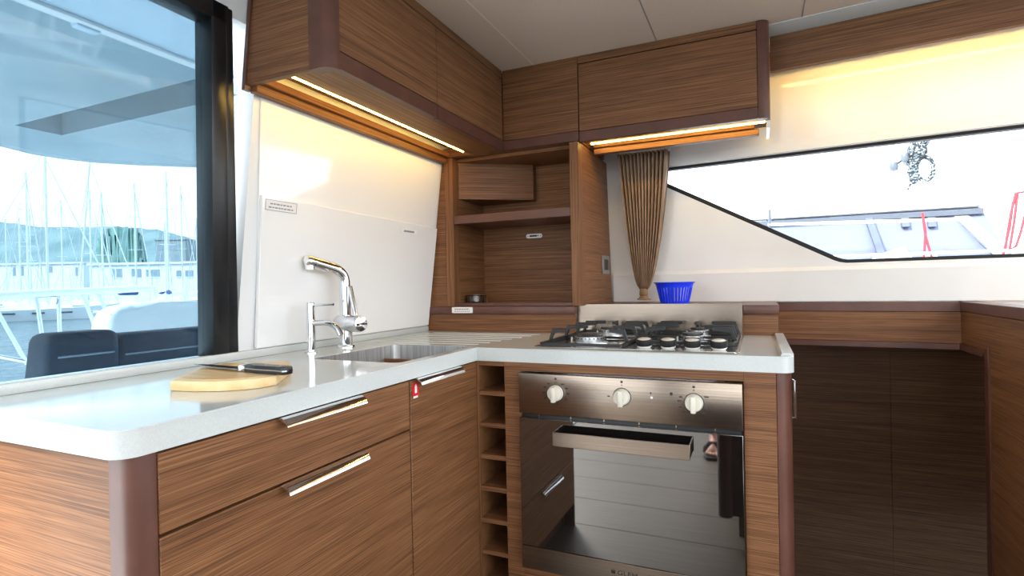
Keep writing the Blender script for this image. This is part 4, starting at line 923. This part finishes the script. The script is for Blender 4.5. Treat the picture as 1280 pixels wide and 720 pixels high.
def sailboat(px, ytop, ang, label, mast_lean=0, covers=True, H=16.5, hullw='hull', small=False):
    zt_rel = None
    k = (366-ytop-.0225*px*0)/F_PX
    D = (H+WZ-CAM.z)/max(.02, (370-.0224*px-ytop)/F_PX)
    c = place(px, D); o = thing('sailboat', label, 'sailboat', c, 'moored sailing yachts', 0)
    dv = Vector((math.cos(ang), math.sin(ang), 0)); sv = Vector((-dv.y, dv.x, 0)); L = H*.78
    bm = NB(); st_ = []
    for t, w_, zt2, zb2 in ((-.5, .30, 1.05, .15), (-.3, .42, 1.0, -.1), (0, .46, 1.05, -.15), (.25, .36, 1.15, -.1), (.42, .16, 1.3, 0), (.5, .02, 1.42, .5)):
        b_ = c + dv*(t*L); hw = w_*L*.36
        st_.append([bm.verts.new(b_+sv*hw+Vector((0, 0, zt2))), bm.verts.new(b_+sv*hw*.75+Vector((0, 0, zb2))), bm.verts.new(b_-sv*hw*.75+Vector((0, 0, zb2))), bm.verts.new(b_-sv*hw+Vector((0, 0, zt2)))])
    for A_, B_ in zip(st_, st_[1:]):
        for q_ in range(4): bm.faces.new((A_[q_], A_[(q_+1) % 4], B_[(q_+1) % 4], B_[q_]))
    bm.faces.new(st_[0]); bm.faces.new(st_[-1][::-1])
    hl_ = obj('hull', bm, hullw, o)
    for s_ in (-1, 1):
        w_ = NB(); 
        for t0 in (-.18, -.02, .14):
            a_ = c+dv*(t0*L)+sv*s_*L*.163; hexa(w_, [a_+Vector((0, 0, .62)), a_+dv*.9+Vector((0, 0, .62)), a_+dv*.9+sv*s_*.03+Vector((0, 0, .62)), a_+sv*s_*.03+Vector((0, 0, .62))], [a_+Vector((0, 0, .78)), a_+dv*.9+Vector((0, 0, .78)), a_+dv*.9+sv*s_*.03+Vector((0, 0, .78)), a_+sv*s_*.03+Vector((0, 0, .78))])
        obj('portlights', w_, 'bframe', hl_)
    a_, b_ = c-dv*L*.12, c+dv*L*.2
    obj('cabin', hexa(NB(), [a_-sv*.9+Vector((0, 0, 1.0)), b_-sv*.6+Vector((0, 0, 1.1)), b_+sv*.6+Vector((0, 0, 1.1)), a_+sv*.9+Vector((0, 0, 1.0))], [a_-sv*.75+Vector((0, 0, 1.6)), b_-sv*.4+Vector((0, 0, 1.3)), b_+sv*.4+Vector((0, 0, 1.3)), a_+sv*.75+Vector((0, 0, 1.6))]), 'hull', o)
    mt = c+dv*L*.06+Vector((0, 0, 1.0)); top = c+dv*L*.06+Vector((0, 0, H))+RIGHT*mast_lean
    ms = obj('mast', tube(NB(), [mt, top], .11, 8), 'alu', o)
    for h_ in (.45, .72):
        m_ = mt.lerp(top, h_); obj('spreader', tube(NB(), [m_-sv*.8, m_+sv*.8], .035, 6), 'alu', ms)
    obj('boom', tube(NB(), [mt+Vector((0, 0, 1.1)), mt-dv*L*.38+Vector((0, 0, 1.2))], .09, 8), 'alu', o)
    obj('sail_cover', tube(NB(), [mt+Vector((0, 0, 1.45)), mt-dv*L*.2+Vector((0, 0, 1.35)), mt-dv*L*.36+Vector((0, 0, 1.28))], [.26, .22, .12], 8), 'navy' if covers else 'hull', o)
    obj('forestay', tube(NB(), [top-Vector((0, 0, .8)), c+dv*L*.49+Vector((0, 0, 1.4))], [.04, .09], 6), 'hull', o)
    obj('backstay', tube(NB(), [top, c-dv*L*.49+Vector((0, 0, 1.1))], .025, 5), 'wire', o)
    for s_ in (-1, 1): obj('shroud', tube(NB(), [top-Vector((0, 0, .6)), c+sv*s_*L*.15+Vector((0, 0, 1.05))], .022, 5), 'wire', o)
for px, yt, ang, lab, lean, cov in (
    (5, 272, 2.2, 'yacht with short mast at the far left window edge', 0, False), (21, 271, 2.0, 'small yacht whose mast stands second from the left', 0, False),
    (32, 212, 2.4, 'yacht with dark masthead fitting, near left of the window', 0, False), (39, 259, 2.7, 'yacht with low mast just right of the masthead-fitting yacht', 0, True),
    (47, 186, 1.05, 'yacht with the tallest mast, cut by the hardtop edge', 0, False), (74, 248, 2.1, 'yacht with medium mast right of the tallest one', 0, False),
    (86, 196, 1.15, 'yacht whose mast leans to the right, mid window', 2.0, True), (109, 236, 2.0, 'yacht with mast left of the wooded knoll', 0, False),
    (127, 239, 2.4, 'yacht with mast rising before the wooded knoll', 0, False), (167, 227, 2.2, 'yacht with mast at the right side of the wooded knoll', 0, True),
    (206, 277, 2.3, 'yacht with low mast before the grey tower block', 0, True), (211, 212, 2.6, 'yacht with tall mast before the grey tower block', 0, True),
    (225, 230, 2.1, 'yacht with mast at the right side of the tower block', 0, False), (247, 271, 2.5, 'yacht with low mast close to the black frame', 0, False),
    (256, 210, 2.2, 'yacht with tall mast touching the black window frame', 0, False)):
    sailboat(px, yt, ang, lab, lean, cov, {21: 13.5, 86: 20.5, 127: 13.8, 225: 20.5, 256: 13.0, 74: 18.5, 39: 18.0}.get(px, 16.5))
# jetty with pale planks
j0, j1 = place(150, 48), place(330, 40)
u = (j1-j0).normalized(); n = Vector((-u.y, u.x, 0))
jt = tag(obj('floating_jetty', hexa(NB(), [j0-n*1.2+Vector((0, 0, .2)), j1-n*1.2+Vector((0, 0, .2)), j1+n*1.2+Vector((0, 0, .2)), j0+n*1.2+Vector((0, 0, .2))], [j0-n*1.2+Vector((0, 0, 1.3)), j1-n*1.2+Vector((0, 0, 1.3)), j1+n*1.2+Vector((0, 0, 1.3)), j0+n*1.2+Vector((0, 0, 1.3))]), 'hull', origin=j0), 'pale floating jetty in front of the moored yachts', 'jetty')

# ------------------------------------------------------------------ neighbouring yacht close outside the slanted window
YV = 3.6
nv = thing('neighbour_yacht', 'white neighbouring yacht with tinted wheelhouse screen outside the slanted window', 'yacht', (2.5, YV+1, WZ))
tl, tr2, brr, bll = aY(958, 271, YV+.25), aY(1226, 264, YV+.25), aY(1264, 326, YV-.05), aY(940, 330, YV-.05)
zT_, zB_ = (tl.z+tr2.z)/2, (brr.z+bll.z)/2
obj('screen', hexa(NB(), [(bll.x, YV-.05, zB_-.1), (brr.x+.03, YV-.05, zB_-.1), (brr.x+.03, YV+1.4, zB_-.1), (bll.x, YV+1.4, zB_-.1)], [(tl.x, YV+.25, zT_), (tr2.x, YV+.25, zT_), (tr2.x, YV+1.2, zT_), (tl.x, YV+1.2, zT_)]), 'btint', nv)
obj('roof_edge', prism(NB(), [(tl.x-1.5, YV+.18, zT_), (tr2.x+.02, YV+.18, zT_), (tr2.x-.1, YV+1.4, zT_), (tl.x-1.5, YV+1.4, zT_)], (0, 0, .10), .03, 2), 'bwhite', nv)
obj('dark_header', box(NB(), tl.x-.2, tr2.x, YV+.19, YV+.26, zT_-.055, zT_-.012), 'bframe', nv)
for x0p, x1p in ((1084, 1103), (1130, 1137), (1163, 1170), (1198, 1258)):
    a_ = aY(x0p, 268, YV+.235); b_ = aY(x1p, 322, YV-.06)
    if x0p == 1130 or x0p == 1163: b_ = a_.lerp(b_, .3)
    w_ = .05 if x0p != 1198 else .09
    bm = NB(); hexa(bm, [b_+Vector((-w_/2, -.02, 0)), b_+Vector((w_/2, -.02, 0)), b_+Vector((w_/2, .03, 0)), b_+Vector((-w_/2, .03, 0))], [a_+Vector((-w_/2, -.02, 0)), a_+Vector((w_/2, -.02, 0)), a_+Vector((w_/2, .03, 0)), a_+Vector((-w_/2, .03, 0))])
    obj('screen_pillar', bm, 'bframe' if x0p != 1198 else 'grey', nv)
obj('coachroof', box(NB(), bll.x-3, brr.x+3.5, YV-.12, YV+2.2, WZ+.6, zB_-.02, .05, 2), 'bwhite', nv)
obj('hull', prism(NB(), [(-4, YV-.5, WZ), (9, YV-.5, WZ), (9, YV+3, WZ), (-4, YV+3, WZ)], (0, 0, 1.6), .15, 2), 'bwhite', nv)
yh = YV-.2
obj('hatch', prism(NB(), [aY(1090, 325, yh), aY(1100, 318, yh), aY(1131, 308, yh), aY(1142, 325, yh)], (0, .12, 0), .005), 'bwhite', nv)
obj('hatch', prism(NB(), [aY(1160, 325, yh), aY(1164, 313, yh), aY(1178, 325, yh)], (0, .12, 0), .005), 'bwhite', nv)
obj('hand_rail', tube(NB(), [aY(960, 281, yh), aY(1200, 274, yh)], .012, 8), 'bwhite', nv)
obj('life_line', tube(NB(), [aY(1000, 322, yh-.1), aY(1260, 313, yh-.1)], .010, 8), 'bwhite', nv)
obj('stanchion', tube(NB(), [aY(962, 262, yh), aY(962, 290, yh)], .012, 8), 'bframe', nv)
obj('boom', tube(NB(), [aY(780, 236, YV+.6), aY(1350, 232, YV+.6)], .13, 12), 'bwhite', nv)
obj('sail_bag', tube(NB(), [aY(780, 222, YV+.6), aY(1350, 214, YV+.6)], .16, 12), 'bwhite', nv)
obj('deck_line', tube(NB(), [aY(880, 206, YV+.3), aY(1060, 204, YV+.3)], .006, 6), 'wire', nv)
obj('shackle', tube(NB(), [aY(1060, 204, YV+.3), aY(1074, 203.5, YV+.3)], .022, 8), 'wire', nv)
# coiled flecked rope and red lines
YC_ = YV+.6-.185                                               # hangs against the furled sail on the boom
rc_ = thing('coiled_rope', 'black-and-white flecked rope coil hanging outside the slanted window', 'rope', aY(1150, 170, YC_))
def wob(px, py, Y, k=.016): 
    p = aY(px, py, Y); return p+Vector((random.uniform(-k, k), random.uniform(-k, k)*2, random.uniform(-k, k)))
obj('hank', tube(NB(), [wob(1142+2*math.sin(i*1.3), 178+i*2.6, YC_) for i in range(20)], .030, 7), 'rope', rc_)
obj('hank', tube(NB(), [wob(1161-i*.9, 166+i*2.6, YC_) for i in range(12)], .030, 7), 'rope', rc_)
for r_ in (1, .86):
    obj('loop', tube(NB(), [wob(1156+11.5*r_*math.sin(a), 211-16*r_*math.cos(a), YC_, .004) for a in [2*math.pi*i/22 for i in range(23)]], .011, 6), 'rope', rc_)
obj('tail', tube(NB(), [wob(1138+3*math.sin(i), 222+i*3, YC_, .004) for i in range(7)], .008, 6), 'rope', rc_)
for q_ in ((1117, 208), (1131, 197)): obj('block', lathe(NB(), aY(*q_, YC_), [(0, -.04), (.028, -.032), (.034, 0), (.028, .032), (0, .04)], 10), 'bframe', rc_)
obj('tail', tube(NB(), [aY(1117, 208, YC_), aY(1131, 198, YC_), aY(1142, 186, YC_)], .009, 6), 'rope', rc_)
for lab, strands in (('red line hanging in front of the tinted screen', [[(1153, 266), (1157, 295), (1165, 323)], [(1153, 266), (1157, 290), (1155, 324)]]),
                     ('red rope loop hanging at the right edge of the slanted window', [[(1292, 238), (1272, 241), (1266, 254), (1262, 285), (1254, 318), (1252, 334)], [(1272, 241), (1268, 275), (1262, 312), (1270, 308), (1276, 290), (1283, 262), (1292, 245)], [(1270, 241), (1264, 265), (1258, 300), (1257, 312)]])):
    Yq = yh-.02 if strands[0][0][0] < 1200 else 3.465
    rr = thing('red_rope', lab, 'rope', aY(*strands[0][0], Yq))
    for st2 in strands:
        pts = [aY(*q_, Yq) for q_ in st2]; obj('strand', tube(NB(), pts, .008, 7), 'redrope', rr)

# ------------------------------------------------------------------ person standing behind the lens, mirrored in the oven door
def skin_mesh(name, joints, edges, m, parent, sub=2, root=0):
    me = bpy.data.meshes.new(name); me.from_pydata([Vector(j[:3])-root_loc(parent) for j in joints], edges, [])
    o = bpy.data.objects.new(name, me); COL.objects.link(o); o.parent = parent
    o.modifiers.new('skin', 'SKIN'); 
    for i, j in enumerate(joints):
        r = j[3]; me.skin_vertices[0].data[i].radius = (r, j[4] if len(j) > 4 else r)
    me.skin_vertices[0].data[root].use_root = True
    s_ = o.modifiers.new('sub', 'SUBSURF'); s_.levels = sub; s_.render_levels = sub; o.modifiers['skin'].use_smooth_shade = True
    me.materials.append(M[m]); return o
px_, py0 = .605, -2.40
pe_ = thing('person', 'person in shorts and black sandals standing behind the viewpoint, mirrored in the oven', 'person', (px_, py0, 0))
J = [(px_, py0, .92, .15, .11), (px_, py0, 1.12, .14, .10), (px_, py0, 1.34, .17, .11), (px_, py0, 1.46, .07), (px_, py0+.02, 1.55, .055), (px_, py0+.03, 1.65, .085, .10), (px_, py0+.02, 1.73, .06)]
Ed = [(0, 1), (1, 2), (2, 3), (3, 4), (4, 5), (5, 6)]
for s_ in (-1, 1):
    i = len(J); fx = px_+s_*.10
    J += [(px_+s_*.09, py0, .84, .085), (fx, py0+.02, .48, .06), (fx, py0, .30, .055), (fx, py0-.02, .09, .036), (fx, py0+.04, .055, .034, .03), (fx, py0+.14, .036, .042, .018), (fx, py0+.18, .032, .040, .012)]
    Ed += [(0, i), (i, i+1), (i+1, i+2), (i+2, i+3), (i+3, i+4), (i+4, i+5), (i+5, i+6)]
    for q_, (dx2, ln) in enumerate(((-.030, .045), (-.012, .040), (.004, .034), (.018, .028), (.031, .022))):
        dx2 = dx2*s_; k2 = len(J); J += [(fx+dx2, py0+.19, .030, .012 if q_ else .015), (fx+dx2*1.05, py0+.19+ln, .027, .009 if q_ else .012)]; Ed += [(i+6, k2), (k2, k2+1)]
    i = len(J)
    J += [(px_+s_*.19, py0, 1.40, .06), (px_+s_*.25, py0+.02, 1.14, .045), (px_+s_*.17, py0+.22, 1.22, .035), (px_+s_*.12, py0+.30, 1.27, .03, .018)]
    Ed += [(2, i), (i, i+1), (i+1, i+2), (i+2, i+3)]
    for q_ in range(5):
        k2 = len(J); J += [(px_+s_*(.13-.018*q_), py0+.36, 1.265+.006*q_, .009), (px_+s_*(.11-.018*q_), py0+.385, 1.245, .008)]; Ed += [(i+3, k2), (k2, k2+1)]
skin_mesh('body', J, Ed, 'skin', pe_)
bm = lathe(NB(), (px_, py0, .62), [(.20, 0), (.205, .1), (.19, .25), (.165, .42), (.16, .42), (.18, .1), (.19, 0)], 24, loop=True); obj('shorts', bm, 'shorts', pe_)
bm = lathe(NB(), (px_, py0, .98), [(.185, 0), (.18, .2), (.195, .38), (.15, .47), (.075, .51), (.07, .50), (.14, .46), (.17, .1), (.175, 0)], 24, loop=True); obj('shirt', bm, 'shirt', pe_)
obj('hair', lathe(NB(), (px_, py0+.005, 1.66), [(.10, 0), (.112, .05), (.09, .11), (.04, .135), (0, .14)], 20), 'hair', pe_)
for s_ in (-1, 1):
    fx = px_+s_*.10; obj('eye', lathe(NB(), (px_+s_*.032, py0+.115, 1.665), [(.012, 0), (.008, .008), (0, .011)], 12, (0, 1, 0)), 'sandal', pe_)
    L = [(fx+a, py0+b) for a, b in ((-.032, -.06), (.032, -.06), (.040, .05), (.052, .14), (.050, .20), (.03, .25), (-.03, .255), (-.050, .20), (-.052, .14), (-.040, .05))]
    sd_ = obj('sandal', prism(NB(), [(x, y, .0012) for x, y in L], (0, 0, .018), .003), 'sandal', pe_)
    obj('strap', tube(NB(), [(fx-.050, py0+.13, .012), (fx-.045, py0+.125, .045), (fx-.02, py0+.12, .068), (fx+.02, py0+.12, .068), (fx+.045, py0+.125, .045), (fx+.050, py0+.13, .012)], [.012, .016, .018, .018, .016, .012], 8), 'sandal', sd_)
obj('nose', lathe(NB(), (px_, py0+.12, 1.63), [(.014, -.012), (.012, .0), (.006, .035)], 10), 'skin', pe_)
obj('mouth', box(NB(), px_-.022, px_+.022, py0+.112, py0+.122, 1.596, 1.602, .002), 'hair', pe_)
bpy.context.view_layer.update()
